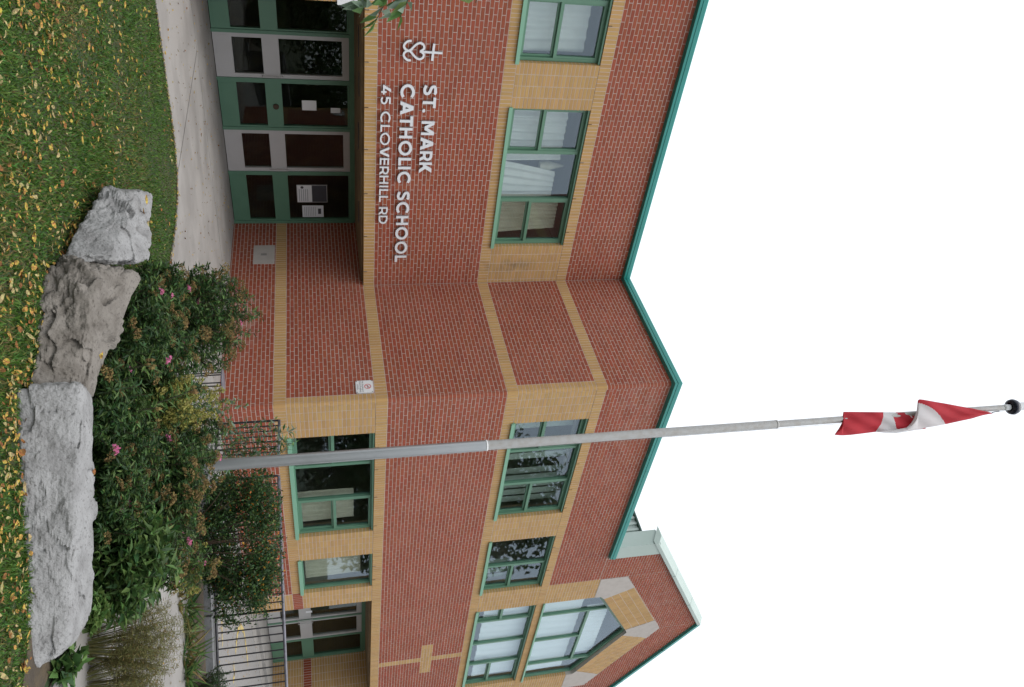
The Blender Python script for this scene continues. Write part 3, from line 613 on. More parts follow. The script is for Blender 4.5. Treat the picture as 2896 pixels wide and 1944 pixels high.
def glyph(ch, w):
    h = w/2; q = w*1.13
    if ch == 'I': return [('s', [(h, 0), (h, 1)])], w
    if ch == 'L': return [('s', [(h, 0), (h, 1)]), ('s', [(0, h), (.56, h)])], .56
    if ch == 'T': return [('s', [(0, 1-h), (.70, 1-h)]), ('s', [(.35, 0), (.35, 1)])], .70
    if ch == 'H': return [('s', [(h, 0), (h, 1)]), ('s', [(.76-h, 0), (.76-h, 1)]), ('s', [(h, .5), (.76-h, .5)])], .76
    if ch == 'E': return [('s', [(h, 0), (h, 1)])]+[('s', [(0, y), (.58, y)]) for y in (h, .5, 1-h)], .58
    if ch == 'A': return [('p', [(0, 0), (q, 0), (.45+q/2, 1), (.45-q/2, 1)]), ('p', [(.9-q, 0), (.9, 0), (.45+q/2, 1), (.45-q/2, 1)]), ('s', [(.2, .29), (.7, .29)])], .9
    if ch == 'V': return [('p', [(0, 1), (q, 1), (.44+q/2, 0), (.44-q/2, 0)]), ('p', [(.88-q, 1), (.88, 1), (.44+q/2, 0), (.44-q/2, 0)])], .88
    if ch == 'M': return [('s', [(h, 0), (h, 1)]), ('s', [(1-h, 0), (1-h, 1)]), ('p', [(0, 1), (q, 1), (.5+q/2, .25), (.5-q/2, .25)]), ('p', [(1-q, 1), (1, 1), (.5+q/2, .25), (.5-q/2, .25)])], 1.
    if ch == 'K': return [('s', [(h, 0), (h, 1)]), ('p', [(h, .30), (h+q*1.2, .30), (.78, 1), (.78-q*1.25, 1)]), ('p', [(.82-q*1.15, 0), (.82, 0), (.40, .62), (.40-q*.8, .50)])], .82
    if ch == 'R':
        r = (1-h-.36)/2; return [('s', [(h, 0), (h, 1)]), ('s', [(h, 1-h), (.36, 1-h)]+arc(.36, 1-h-r, r, r, 90, -90, 14)+[(h, .36)]), ('p', [(.74-q, 0), (.74, 0), (.44+q/2-.02, .42), (.44-q/2-.02, .42)])], .74
    if ch == 'D': r = .5-h; return [('s', [(h, 0), (h, 1)]), ('s', [(h, 1-h), (.32, 1-h)]+arc(.32, .5, r, r, 90, -90, 20)+[(h, h)])], .82
    if ch == 'O': return [('c', arc(.53, .5, .54-h, .53-h, 0, 360, 36)[:-1])], 1.06
    if ch == 'C': return [('s', arc(.53, .5, .54-h, .53-h, 45, 315, 30))], .95
    if ch == 'S': return [('s', smooth([(.60, .83), (.50, .915), (.36, 1.01-h), (.22, .96-h*.6), (.12, .83), (.11, .72), (.17, .62), (.30, .55), (.44, .49), (.55, .40), (.58, .28), (.54, .16), (.43, .06+h*.5), (.30, h-.01), (.16, .09+h*.5), (.05, .19)]))], .66
    if ch == '4': return [('p', [(0, .25), (q, .25), (.40+q*.6, 1), (.40-q*.5, 1)]), ('s', [(0, .25+h*.2), (.72, .25+h*.2)]), ('s', [(.52, 0), (.52, .55)])], .72
    if ch == '5': return [('s', [(.10, 1-h), (.58, 1-h)]), ('s', [(.14, 1), (.11, .54)]), ('s', [(.08, .58), (.28, .62-h*.2)]+arc(.29, .32, .31-h*.5, .30-h*.4, 80, -140, 22))], .62
    if ch == '.': return [('o', arc(.12, .11, .115, .115, 0, 360, 18)[:-1])], .24
    return [], .34
def letter_mesh(prims, w, x0, z0, h, y, mats, name, parent, depth=.03):
    b = MB()
    for k, (t, pts) in enumerate(prims):
        yy = y-.0005*k
        tr_ = lambda p, d=0: (x0+p[0]*h, yy+d, z0+p[1]*h)
        if t in 'po': b.prism([tr_(p) for p in pts], [tr_(p, depth) for p in pts], 0, 1)
        else:
            L_, R_ = ribbon(pts, w, t == 'c'); n = len(L_)
            for i in range(n if t == 'c' else n-1):
                j = (i+1) % n; q = [L_[i], L_[j], R_[j], R_[i]]
                b.poly([tr_(p) for p in q]); b.poly([tr_(L_[i]), tr_(L_[j]), tr_(L_[j], depth), tr_(L_[i], depth)], 1); b.poly([tr_(R_[i]), tr_(R_[j]), tr_(R_[j], depth), tr_(R_[i], depth)], 1)
            if t == 's':
                for i in (0, n-1): b.poly([tr_(L_[i]), tr_(R_[i]), tr_(R_[i], depth), tr_(L_[i], depth)], 1)
    return b.build(name, mats, parent)
def lettering(root, text, x0, x1, z0, h, w, gap=.16, space=.42):
    adv = []; x = 0
    for ch in text:
        if ch == ' ': x += space; continue
        g_, wd = glyph(ch, w); adv.append((g_, x)); x += wd+gap*(.55 if ch in 'TLAVKR' else 1)
    x -= gap; sx = (x1-x0)/(x*h)
    for g_, gx in adv:
        g2 = [(t, [(p[0]*sx, p[1]) for p in pts]) for t, pts in g_]
        letter_mesh(g2, w, x0+gx*h*sx, z0, h, YA-.05, [M_WHITE, M_LETSIDE], 'letter', root)
n1 = empty('school_name_sign', (5.466, YA, 1.407), 'raised white letters ST. MARK CATHOLIC SCHOOL on the red brick wall', 'sign')
lettering(n1, 'ST. MARK', 5.466, 7.04, 1.765, .216, .21); lettering(n1, 'CATHOLIC SCHOOL', 5.464, 8.93, 1.407, .216, .21)
n2 = empty('street_address_sign', (5.49, YA, 1.096), 'smaller raised white letters 45 CLOVERHILL RD below the school name', 'sign')
lettering(n2, '45 CLOVERHILL RD', 5.493, 8.10, 1.096, .155, .175, gap=.15)
em = empty('cross_emblem', (4.934, YA, 1.42), 'white emblem of a cross rising from a looped heart ribbon, left of the letters', 'emblem')
def ep(u, v): return (4.934+(u-280)*.000935, 1.42+(v-905)*.00091)
lob = [(1040, 108), (985, 112), (935, 150), (915, 200), (940, 248), (985, 268), (1030, 285), (1085, 345), (1140, 392), (1195, 405), (1245, 375), (1255, 320), (1220, 285), (1190, 268)]
lob2 = [(v, 2*270-u) for v, u in lob]
letter_mesh([('s', [ep(u, v) for v, u in [(1185, 275), (1240, 280), (1575, 287)]])], .034, 0, 0, 1, YA-.049, [M_WHITE, M_LETSIDE], 'cross_upright', em)
letter_mesh([('s', [ep(u, v) for v, u in [(1425, 135), (1405, 425)]])], .036, 0, 0, 1, YA-.0505, [M_WHITE, M_LETSIDE], 'cross_bar', em)
letter_mesh([('s', smooth([ep(u, v) for v, u in lob], 5))], .032, 0, 0, 1, YA-.0495, [M_WHITE, M_LETSIDE], 'ribbon_loop', em)
letter_mesh([('s', smooth([ep(u, v) for v, u in lob2], 5))], .032, 0, 0, 1, YA-.0512, [M_WHITE, M_LETSIDE], 'ribbon_loop', em)

def text_mesh(body, size, M4, m, name, parent, align='CENTER'):
    cu = bpy.data.curves.new('txt', 'FONT'); cu.body = body; cu.size = size; cu.align_x = align; cu.resolution_u = 2
    to = bpy.data.objects.new('txt', cu); COL.objects.link(to); dg = bpy.context.evaluated_depsgraph_get(); dg.update()
    me = bpy.data.meshes.new_from_object(to.evaluated_get(dg)); bpy.data.objects.remove(to); me.materials.clear(); me.materials.append(m); me.transform(M4)
    o = bpy.data.objects.new(name, me); COL.objects.link(o); attach(o, parent); return o
# no-smoking plate on the return wall (faces -x; its left edge is the far end)
def rrect(x0, x1, y0, y1, r, n=5):
    P = []
    for cx, cy, a in ((x1-r, y1-r, 0), (x0+r, y1-r, 90), (x0+r, y0+r, 180), (x1-r, y0+r, 270)):
        P += [(cx+r*math.cos(math.radians(a+90*k/n)), cy+r*math.sin(math.radians(a+90*k/n))) for k in range(n+1)]
    return P
nsr = empty('no_smoking_sign', (XB-.005, 9.40, .53), 'small white no smoking plate with red ring high on the side wall', 'sign')
NS = dict(y0=9.252, y1=9.548, z0=.528, z1=.822)
for (g_, wo_, m_, nm) in ((0, .012, M_ALU, 'backing'), (.008, .016, M_PLATE, 'plate')):
    wpoly(nm, B, rrect(NS['y0']+g_, NS['y1']-g_, NS['z0']+g_, NS['z1']-g_, .03), m_, .0, wo_, nsr)
def onB(y, z, w=.018): return tuple(B.P(y, z, w))
cyc, czc = 9.40, .728; b = MB(); o_ = arc(cyc, czc, .055, .055, 0, 360, 32); i_ = arc(cyc, czc, .045, .045, 0, 360, 32)
for k in range(32): b.poly([onB(*o_[k]), onB(*o_[k+1]), onB(*i_[k+1]), onB(*i_[k])])
b.poly([onB(9.368, .764, .0185), onB(9.361, .757, .0185), onB(9.432, .692, .0185), onB(9.439, .699, .0185)]); b.build('red_ring', M_REDINK, nsr)
b = MB(); b.poly([onB(9.365, .722, .0175), onB(9.425, .722, .0175), onB(9.425, .734, .0175), onB(9.365, .734, .0175)]); b.build('cigarette_mark', M_INK, nsr)
MBt = lambda y, z, w=.018: Matrix(((0, 0, -1, XB-w), (-1, 0, 0, y), (0, 1, 0, z), (0, 0, 0, 1)))
text_mesh('No Smoking on\nSchool Property', .040, MBt(9.40, .635), M_INK, 'lettering', nsr)
b = MB(); b.poly([onB(9.33, .555), onB(9.47, .555), onB(9.47, .562), onB(9.33, .562)]); b.poly([onB(9.345, .57), onB(9.455, .57), onB(9.455, .576), onB(9.345, .576)]); b.build('fine_print', M_LETSIDE, nsr)
for y in (9.275, 9.525):
    for z in (.552, .798): b = MB(); b.tube([onB(y, z, .016), onB(y, z, .021)], .007, 8); b.build('screw', M_INK, nsr)
# stone plaque in the recess
b = MB(); b.prism([B.P(y, z, .006) for y, z in ((12.86, -1.20), (13.47, -1.20), (13.47, -.80), (12.86, -.80))], [B.P(y, z, -.02) for y, z in ((12.86, -1.20), (13.47, -1.20), (13.47, -.80), (12.86, -.80))])
pl = b.build('date_stone', M_STONE, label='pale square stone set in the red brick beside the doors', cat='plaque')
b = MB(); b.poly([onB(13.13, -1.06, .0075), onB(13.20, -1.06, .0075), onB(13.20, -.95, .0075), onB(13.13, -.95, .0075)]); b.build('carved_mark', M_CONC, pl)
# papers on the glass of the main doors
def paper(name, x0, x1, z0, z1, label, m=M_PLATE, y=YD+.034):
    b = MB(); b.box((x0, y-.003, z0), (x1, y, z1)); return b.build(name, m, label=label, cat='notice')
paper('paper_notice', 6.85, 7.045, -.155, .105, 'blank white sheet taped to the glass between the two doors')
paper('paper_notice', 6.985, 7.085, .365, .54, 'small pale blue slip high on the glass between the doors', MATS['blind_fabric'])
ps = empty('framed_poster', (8.85, YD, -.34), 'dark framed poster on the right hand sidelight', 'poster')
Y0 = YD+.033
def pbox(a, b_, c, d, y0_, y1_, m, nm, par): q = MB(); q.box((a, y0_, c), (b_, y1_, d)); return q.build(nm, m, par)
pbox(8.643, 9.05, -.342, .254, Y0-.004, Y0, M_ALU, 'frame', ps); pbox(8.655, 9.038, -.33, -.05, Y0-.006, Y0-.0042, M_PLATE, 'text_panel', ps); pbox(8.655, 9.038, -.045, .242, Y0-.006, Y0-.0042, M_INK, 'picture_panel', ps)
for k in range(5): pbox(8.74, 9.02, -.30+k*.04, -.285+k*.04, Y0-.0068, Y0-.0062, M_LETSIDE, 'print_line', ps)
b = MB(); b.tube([(8.70, Y0-.006, -.235), (8.70, Y0-.0072, -.235)], .03, 16); b.build('crest', M_INK, ps)
nt2 = empty('printed_notice', (9.26, YD, -.25), 'white printed notice taped right of the framed poster', 'notice')
pbox(9.127, 9.403, -.252, .17, Y0-.003, Y0, M_BLIND, 'sheet', nt2)
for k in range(7): pbox(9.155, 9.375, -.21+k*.035, -.20+k*.035, Y0-.0038, Y0-.0032, M_LETSIDE, 'print_line', nt2)
pbox(9.20, 9.33, .06, .12, Y0-.0038, Y0-.0032, M_INK, 'heading', nt2)
b = MB(); b.box((3.4, YA-.03, .44), (4.30, YA-.006, .862)); wp_ = b.build('white_panel', M_PLATE, label='white flat panel fixed on the pillar left of the main doors', cat='sign')
b = MB(); b.box((18.02, YD2-.012, -.62), (18.10, YD2-.006, -.47)); b.build('door_sticker', M_PLATE, label='small white sticker on the door of the second entrance', cat='sticker')

# ------------------------------------------------------------------ CURTAINS AND BLINDS
def curtain(W, u0, u1, z0, z1, lab, m=M_CURT, back=.30, folds=9, amp=.03, pinch=0, seed=1, lean=0):
    rs = np.random.RandomState(seed); nu, nv = 90, 10; ph = np.cumsum(rs.uniform(.5, 1.5, nu)); ph = ph/ph[-1]*folds*2*math.pi; V = []
    for j in range(nv+1):
        t = j/nv
        for i in range(nu):
            s = i/(nu-1); c = .5+lean; ss = c+(s-c)*(1-pinch*(t if pinch > 0 else 0))
            V.append(W.P(u0+(u1-u0)*ss, z0+(z1-z0)*t, -back-amp*math.sin(ph[i]+.6*math.sin(3*t+s*5))*(.6+.4*(1-t))))
    Fc = [(j*nu+i, j*nu+i+1, (j+1)*nu+i+1, (j+1)*nu+i) for j in range(nv) for i in range(nu-1)]
    return npmesh('curtain', V, Fc, m, smooth=True, label=lab, cat='curtain')
zb_, zt_ = WB+.03, WT-.28
curtain(A, W1[0]+.1, W1[1]-.08, zb_, zt_+.05, 'white curtain in the upper window cut by the left picture edge', folds=14, seed=2)
curtain(A, W2[0]+.05, W2[0]+1.13, zb_, zt_, 'white curtain in the left bay of the upper window above the name sign', folds=8, seed=3)
curtain(A, W2[0]+1.14, W2[0]+1.94, zb_, zt_-.05, 'gathered white curtain in the middle bay of the upper window above the name sign', folds=5, pinch=.35, seed=4, amp=.025, lean=.3)
curtain(A, W2[0]+1.95, W2[0]+2.68, zb_, zt_+.12, 'cream curtain in the right bay of the upper window above the name sign', M_CURTG, folds=7, seed=5, pinch=.2)
lsr = MB(); lsr.tube([A.P(7.15, 4.05, -.42), A.P(7.15, 4.22, -.42), A.P(7.15, 4.52, -.42)], [.075, .09, .012], 16); lsr.build('paper_lantern', M_CURTG, label='cream pointed paper lantern hanging inside the upper window', cat='lantern')
curtain(C, c1[0]+1.85, c1[1]-.1, LT+.05, EB-.35, 'cream curtain in the right bay of the ground floor window behind the flagpole', M_CURTG, folds=6, seed=6)
curtain(C, g2[0]+.42, g2[1]-.12, LT+.08, EB-.22, 'cream curtain in the narrow ground floor window beside the second entrance', M_CURTG, folds=5, seed=7)
curtain(C, c3[0]+.1, c3[1]-.1, WB+.25, WT-.02, 'sheer white curtain in the wide window below the gable window', M_BLIND, back=.24, folds=13, amp=.02, seed=8)
wv_ = []
curtain(C, 16.85, 20.65, 4.92, 6.0, 'sheer white curtain low in the pointed gable window', M_BLIND, back=.24, folds=11, amp=.02, seed=9)
curtain(C, 17.55, 19.95, 6.16, 6.75, 'sheer white curtain high in the pointed gable window', M_BLIND, back=.235, folds=16, amp=.02, seed=10)
def vblind(W, u0, u1, z0, z1, n, lab, gaps=()):
    r = empty('vertical_blind', tuple(W.P(u0, z0, -.3)), lab, 'blind')
    b = MB(); b.box(tuple(W.P(u0, z1, -.33)), tuple(W.P(u1, z1+.05, -.27))); b.build('head_rail', M_ALU, r)
    st = (u1-u0)/n
    for k in range(n):
        if k in gaps: continue
        a = u0+k*st; b = MB(); b.prism([W.P(a, z0, -.30), W.P(a+st*.93, z0, -.325), W.P(a+st*.93, z1, -.325), W.P(a, z1, -.30)], [W.P(a, z0, -.303), W.P(a+st*.93, z0, -.328), W.P(a+st*.93, z1, -.328), W.P(a, z1, -.303)]); b.build('slat', M_BLINDG, r)
M_BLINDG = mat('grey_green_blind', (.24, .28, .25), .8, var=.15)
vblind(C, c1[0]+.08, c1[1]-.08, WB+.08, WT-.12, 12, 'grey green vertical blind in the upper window behind the flagpole', (2, 6))
vblind(C, c2[0]+1.12, c2[1]-.08, WB+.08, WB+.62, 4, 'short grey green blind in the two bay upper window', ())

# ------------------------------------------------------------------ FLAGPOLE AND FLAG
PP = np.array([6.295, 5.264, GZ]); FH = np.array([F[0], F[1], 0]); FH /= np.linalg.norm(FH); RH = np.array([FH[1], -FH[0], 0])
fp = empty('flagpole', tuple(PP), 'tall grey tapered metal flagpole rising from the flower bed', 'flagpole')
zj1, zj2, zt = ztop(PP, 1376), ztop(PP, 2197), ztop(PP, 2855)
def pseg(z0, z1, r0, r1, m, nm, n=28):
    b = MB(); b.tube([(PP[0], PP[1], z0), (PP[0], PP[1], (z0+z1)/2), (PP[0], PP[1], z1)], [r0, (r0+r1)/2, r1], n, cap=z1-z0 < .3); o = b.build(nm, m, fp, smooth=False)
    for p in o.data.polygons: p.use_smooth = len(p.vertices) == 4
    return o
pseg(GZ-.05, zj1, .0575, .0565, M_POLE, 'shaft'); pseg(zj1-.01, zj2, .050, .047, M_POLE2, 'shaft'); pseg(zj2-.01, zt, .039, .035, M_POLE2, 'shaft')
pseg(zj1-.012, zj1+.006, .0580, .0575, M_PLATE, 'collar'); pseg(zj2-.02, zj2+.004, .0480, .0475, M_POLE2, 'collar')
pseg(zt-.10, zt, .0365, .0365, M_PLATE, 'sleeve'); pseg(zt, zt+.08, .05, .03, M_PLATE, 'finial_neck')
b = MB(); b.tube([(PP[0], PP[1], zt+.0), (PP[0], PP[1], zt+.012), (PP[0], PP[1], zt+.05), (PP[0], PP[1], zt+.09), (PP[0], PP[1], zt+.10)], [.05, .09, .098, .085, .05], 28); b.build('truck', M_DARKPL, fp, smooth=True)
b = MB(); b.tube([(PP[0], PP[1], zt+.10), (PP[0], PP[1], zt+.30)], .05, 20); b.build('finial', M_PLATE, fp, smooth=False)
hb = [PP+np.array([0, 0, 0])+RH*.052-FH*.02]
b = MB(); b.tube([(PP+RH*.062)*[1, 1, 0]+[0, 0, -.6], (PP+RH*.056)*[1, 1, 0]+[0, 0, zj1], (PP+RH*.045)*[1, 1, 0]+[0, 0, zt-.1]], .0022, 4); b.build('halyard', M_CURB, fp)
def fl(X, Y, off=0):                          # photo point -> upright plane through the pole, off metres toward the viewer
    r = ray(2100+X/2.935, 1050+Y/2.935); t = ((PP@FH)-off)/(r@FH); return r*t
def ip(t, xs, ys): return float(np.interp(t, xs, ys))
def foldsheet(Xs, Ls, Rs, colf, base, th, nx=190, ny=44):
    o = np.argsort(Xs); xs = np.array(Xs)[o]; ls = np.array(Ls)[o]; rs = np.array(Rs)[o]; V = []; Fc = []; mi = []
    Xg = np.linspace(xs[0], xs[-1], nx)
    for side in (0, 1):
        b0 = len(V)
        for X in Xg:
            l, r = ip(X, xs, ls), ip(X, xs, rs)
            for j in range(ny):
                s = j/(ny-1); Y = l+(r-l)*s; wv = math.sin(math.pi*s)**.6*th*(1 if side == 0 else -.8)+.010*math.sin(X*.012+s*5)+.008*math.sin(X*.03-s*9)
                V.append(fl(X, Y, base+wv))
        for i in range(nx-1):
            for j in range(ny-1):
                X = (Xg[i]+Xg[i+1])/2; l, r = ip(X, xs, ls), ip(X, xs, rs); Y = l+(r-l)*(j+.5)/(ny-1)
                Fc.append((b0+i*ny+j, b0+i*ny+j+1, b0+(i+1)*ny+j+1, b0+(i+1)*ny+j)); mi.append(colf(X, Y))
    return V, Fc, mi
up_x = [2072, 2040, 1990, 1900, 1800, 1690, 1600, 1500, 1470, 1455, 1445, 1420, 1400, 1360, 1280, 1180, 1130]
up_l = [350, 338, 328, 308, 291, 270, 255, 237, 234, 240, 330, 398, 430, 470, 486, 496, 503]
up_r = [354, 358, 368, 395, 416, 440, 457, 474, 480, 483, 486, 492, 496, 502, 514, 512, 507]
def upc(X, Y): return 0 if (Y < 264 or X > ip(Y, [264, 268, 290, 320, 370, 440], [1450, 1480, 1540, 1590, 1640, 1686])) else 1
lo_x = [1520, 1250, 1100, 1000, 900, 835, 825, 800, 765]
lo_l = [346, 342, 340, 339, 338, 338, 430, 475, 524]
lo_r = [480, 510, 505, 518, 530, 534, 534, 533, 529]
def loc_(X, Y):
    if X < ip(Y, [338, 380, 440, 505], [1167, 1169, 1150, 1103]): return 0
    leaf = X > ip(Y, [340, 349, 350, 376, 377, 430, 478], [1268, 1274, 1290, 1278, 1250, 1268, 1278]) and Y < 478
    if leaf and 344 < Y < 388 and abs(X-ip(Y, [344, 388], [1372, 1410])) < ip(Y, [344, 388], [14, 4]): leaf = False
    if 478 <= Y < 504 and 1291 < X < 1310: leaf = True
    return 0 if leaf else 1
V1, F1, m1 = foldsheet(up_x, up_l, up_r, upc, .075, .05); V2, F2, m2 = foldsheet(lo_x, lo_l, lo_r, loc_, .02, .035)
fo = empty('flag', tuple(fl(2065, 350)), 'limp red and white maple leaf flag hanging folded near the pole top', 'flag')
npmesh('cloth', V1+V2, [tuple(q) for q in F1]+[tuple(k+len(V1) for k in q) for q in F2], [M_FRED, M_FWHITE], m1+m2, fo, smooth=True)
b = MB(); b.tube([fl(2066, 351, .075), fl(2085, 340, .05), fl(2130, 332, .045)], .006, 6); b.build('clip', M_INK, fo)

# ------------------------------------------------------------------ RAILINGS, STAND
def railing(pts, label, zt=-.64, zb=-1.49, gap=.1):
    r = empty('railing', (*pts[0], GZ), label, 'railing', 'black metal railings beside the path')
    P = [np.array([*p, 0.]) for p in pts]; b = MB(); b.tube([p+[0, 0, zt] for p in P], .021, 8); b.build('top_rail', M_GREYRAIL, r, smooth=True)
    b = MB(); b.tube([p+[0, 0, zb] for p in P], .019, 8); b.build('bottom_rail', M_BLACK, r, smooth=True)
    for a, c in zip(P[:-1], P[1:]):
        L_ = np.linalg.norm(c-a); n = int(L_/gap)
        for k in range(n+1):
            q = a+(c-a)*k/n; post = k in (0, n) or k % 14 == 0; b = MB()
            b.tube([q+[0, 0, (-1.62 if post else zb)], q+[0, 0, zt-.01]], .017 if post else .0105, 6); b.build('post' if post else 'baluster', M_BLACK, r)
railing([(8.99, 8.28), (8.93, 7.43)], 'short black railing between the brick corner and the flagpole')
railing([(8.93, 7.20), (10.06, 5.83), (10.82, 5.09), (12.3, 3.3)], 'long black railing running behind the orange flecked hedge to the right', zt=-.635)
sp = gp(1085, 9.0); zs = ztop(sp, 632); st_ = empty('garden_stand', (sp[0], sp[1], GZ), 'small round grey topped stand with thin black legs behind the bushes', 'stand')
b = MB(); b.tube([(sp[0], sp[1], zs-.012), (sp[0], sp[1], zs)], .14, 28); b.build('top', M_GREYRAIL, st_)
for k in range(5): a = 2*math.pi*k/5+.3; b = MB(); b.tube([(sp[0]+.105*math.cos(a), sp[1]+.105*math.sin(a), GZ-.02), (sp[0]+.11*math.cos(a), sp[1]+.11*math.sin(a), zs-.012)], .008, 6); b.build('leg', M_BLACK, st_)

# ------------------------------------------------------------------ BOULDERS
def rockmat(name, c0, c1, c2):
    m = mat(name, c0, .9, nscale=7, ncol=c1, nfac=.85, bump=.95, bscale=30, detail=9, coord='World')
    t = m.node_tree; N = t.nodes; b_ = N['Principled BSDF']; src = b_.inputs['Base Color'].links[0].from_socket
    g_ = N.new('ShaderNodeNewGeometry'); n = N.new('ShaderNodeTexNoise'); n.inputs['Scale'].default_value = 55; n.inputs['Detail'].default_value = 4; t.links.new(g_.outputs['Position'], n.inputs['Vector'])
    r_ = N.new('ShaderNodeMapRange'); r_.inputs[1].default_value = .56; r_.inputs[2].default_value = .70; r_.inputs[4].default_value = .65; t.links.new(n.outputs['Fac'], r_.inputs[0])
    x = N.new('ShaderNodeMix'); x.data_type = 'RGBA'; x.inputs['B'].default_value = (*c2, 1); t.links.new(r_.outputs[0], x.inputs['Factor']); t.links.new(src, x.inputs['A']); t.links.new(x.outputs['Result'], b_.inputs['Base Color'])
    return m
M_ROCK1 = rockmat('grey_rock', (.275, .275, .275), (.185, .183, .182), (.085, .082, .08)); M_ROCK2 = rockmat('brown_rock', (.185, .168, .148), (.105, .092, .078), (.05, .043, .037))
def boulder(label, cor, m, seed, n=46, amp=.05, sq=5.):
    """cor: FBL FBR BBR BBL FTL FTR BTR BTL as (image column, distance, image row)"""
    Q = []
    for y, d, x in cor: P = gp(y, d); P = P.copy(); P[2] = ztop(P, x); Q.append(P)
    Q = np.array(Q); cen = Q.mean(0); key = {}; V = []; Fc = []
    def vert(a, b_, c):
        k = (round(a, 4), round(b_, 4), round(c, 4))
        if k in key: return key[k]
        p = np.array([a, b_, c])*2-1; nrm = (np.abs(p)**sq).sum()**(1/sq); q = p/nrm*1.04; a2, b2, c2 = (q+1)/2
        W8 = [(1-a2)*(1-b2)*(1-c2), a2*(1-b2)*(1-c2), a2*b2*(1-c2), (1-a2)*b2*(1-c2), (1-a2)*(1-b2)*c2, a2*(1-b2)*c2, a2*b2*c2, (1-a2)*b2*c2]
        P = sum(wt*qq for wt, qq in zip(W8, Q)); d = P-cen; dn = d/np.linalg.norm(d)
        s = Vector(P*2.3+seed); s2 = Vector(P*6.5+seed*2)
        e = noise.fractal(s, 1.0, 2.1, 4)*amp*.8
        pv = P*np.array([3.2, 3.2, 5.])+seed+np.array(noise.noise_vector(s2))*.35
        vd, vp = noise.voronoi(Vector(pv)); hsh = noise.cell(Vector(np.array(vp[0])*3.7)); e += hsh*amp*.5
        vd2, vp2 = noise.voronoi(Vector(pv*2.6)); e += noise.cell(Vector(np.array(vp2[0])*5.1))*amp*.14-max(0, .08-(vd2[1]-vd2[0]))*amp*.8
        e -= (1-abs(noise.noise(s2)))**6*amp*.28
        e += noise.fractal(Vector(P*17+seed), .8, 2., 4)*amp*.2
        P = P+dn*e; key[k] = len(V); V.append(P); return key[k]
    G = np.linspace(0, 1, n+1)
    for ax in range(3):
        for sd_ in (0, 1):
            for i in range(n):
                for j in range(n):
                    c4 = []
                    for u, v in ((G[i], G[j]), (G[i+1], G[j]), (G[i+1], G[j+1]), (G[i], G[j+1])):
                        t = [0, 0, 0]; t[ax] = sd_; t[(ax+1) % 3] = u; t[(ax+2) % 3] = v; c4.append(vert(*t))
                    Fc.append(tuple(c4 if sd_ else c4[::-1]))
    o = npmesh('boulder', np.array(V), Fc, m, smooth=True, label=label, cat='boulder', group='boulders edging the flower bed')
    return o
R1 = boulder('pale grey angular boulder nearest the entrance, leftmost of the three', [(530, 5.75, 285), (748, 5.0, 165), (740, 5.75, 280), (540, 6.4, 320), (545, 5.85, 380), (745, 5.15, 318), (738, 5.65, 418), (545, 6.3, 432)], M_ROCK1, 3.1, n=60, sq=9, amp=.05)
R2 = boulder('brownish grey craggy boulder between the two pale boulders', [(738, 4.78, 92), (1108, 4.46, 82), (1112, 5.1, 180), (748, 5.5, 250), (758, 4.92, 275), (1110, 4.64, 222), (1114, 4.98, 258), (768, 5.48, 418)], M_ROCK2, 8.4, n=70, amp=.08, sq=9)
R3 = boulder('long pale grey slab boulder in the foreground right of the brown one', [(1106, 4.30, 38), (1895, 4.36, 78), (1880, 4.9, 140), (1110, 4.85, 80), (1106, 4.40, 228), (1800, 4.46, 195), (1765, 4.80, 258), (1112, 4.68, 268)], M_ROCK1, 5.7, n=76, amp=.042, sq=12)

# ------------------------------------------------------------------ LAWN GRASS AND FALLEN LEAVES
def inside(px, py, poly):
    c = np.zeros(len(px), bool); n = len(poly)
    for i in range(n):
        x1, y1 = poly[i-1]; x2, y2 = poly[i]; k = ((y1 > py) != (y2 > py)); c ^= k & (px < (x2-x1)*(py-y1)/((y2-y1) if y2 != y1 else 1e-9)+x1)
    return c
LAWNP = [(-5, 10.4)]+LEDGE[1:12]+[(5.70, 7.54), (5.73, 6.9), (5.0, 6.8), (4.55, 6.1), (4.2, 5.3), (3.85, 4.7), (3.75, 4.0), (3.95, 3.3), (4.3, 2.75), (4.45, 2.30), (4.74, 2.4), (4.3, 1.2), (3.4, -1), (-5, -1)]
def lawn_pts(n, dmin=3.2, pw=1.6):
    x = RS.uniform(-4, 6, n*6); y = RS.uniform(.2, 10.3, n*6); d = x*FH[0]+y*FH[1]; lat = x*RH[0]+y*RH[1]
    k = inside(x, y, LAWNP) & (d > dmin) & (abs(lat) < .62*d+.8) & (RS.rand(n*6) < np.minimum(1, (4./np.maximum(d, 1))**pw))
    x, y = x[k], y[k]; return x[:n], y[:n]
gx, gy = lawn_pts(150000); n = len(gx)
lean = RS.randn(n, 2)*.5; hgt = RS.uniform(.022, .060, n)*(.8+.5*np.array([noise.noise(Vector((a*1.3, b_*1.3, 0))) for a, b_ in zip(gx, gy)])); wd = RS.uniform(.003, .0065, n)
P0 = np.stack([gx, gy, np.full(n, -1.622)], 1); th = RS.uniform(0, 2*math.pi, n); S = np.stack([np.cos(th), np.sin(th), np.zeros(n)], 1)
V = np.empty((n, 5, 3)); D_ = np.stack([lean[:, 0], lean[:, 1], np.ones(n)], 1); D_ = unit(D_)
V[:, 0] = P0-S*wd[:, None]; V[:, 1] = P0+S*wd[:, None]; md = P0+D_*hgt[:, None]*.6; V[:, 2] = md+S*wd[:, None]*.8; V[:, 3] = md-S*wd[:, None]*.8
V[:, 4] = md+(D_+np.stack([lean[:, 0], lean[:, 1], -.4*np.ones(n)], 1)*.8)*hgt[:, None]*.5
bs = np.arange(n)[:, None]*5; Fc = np.concatenate([bs+[[0, 1, 2]], bs+[[0, 2, 3]], bs+[[3, 2, 4]]], 1).reshape(-1, 3)
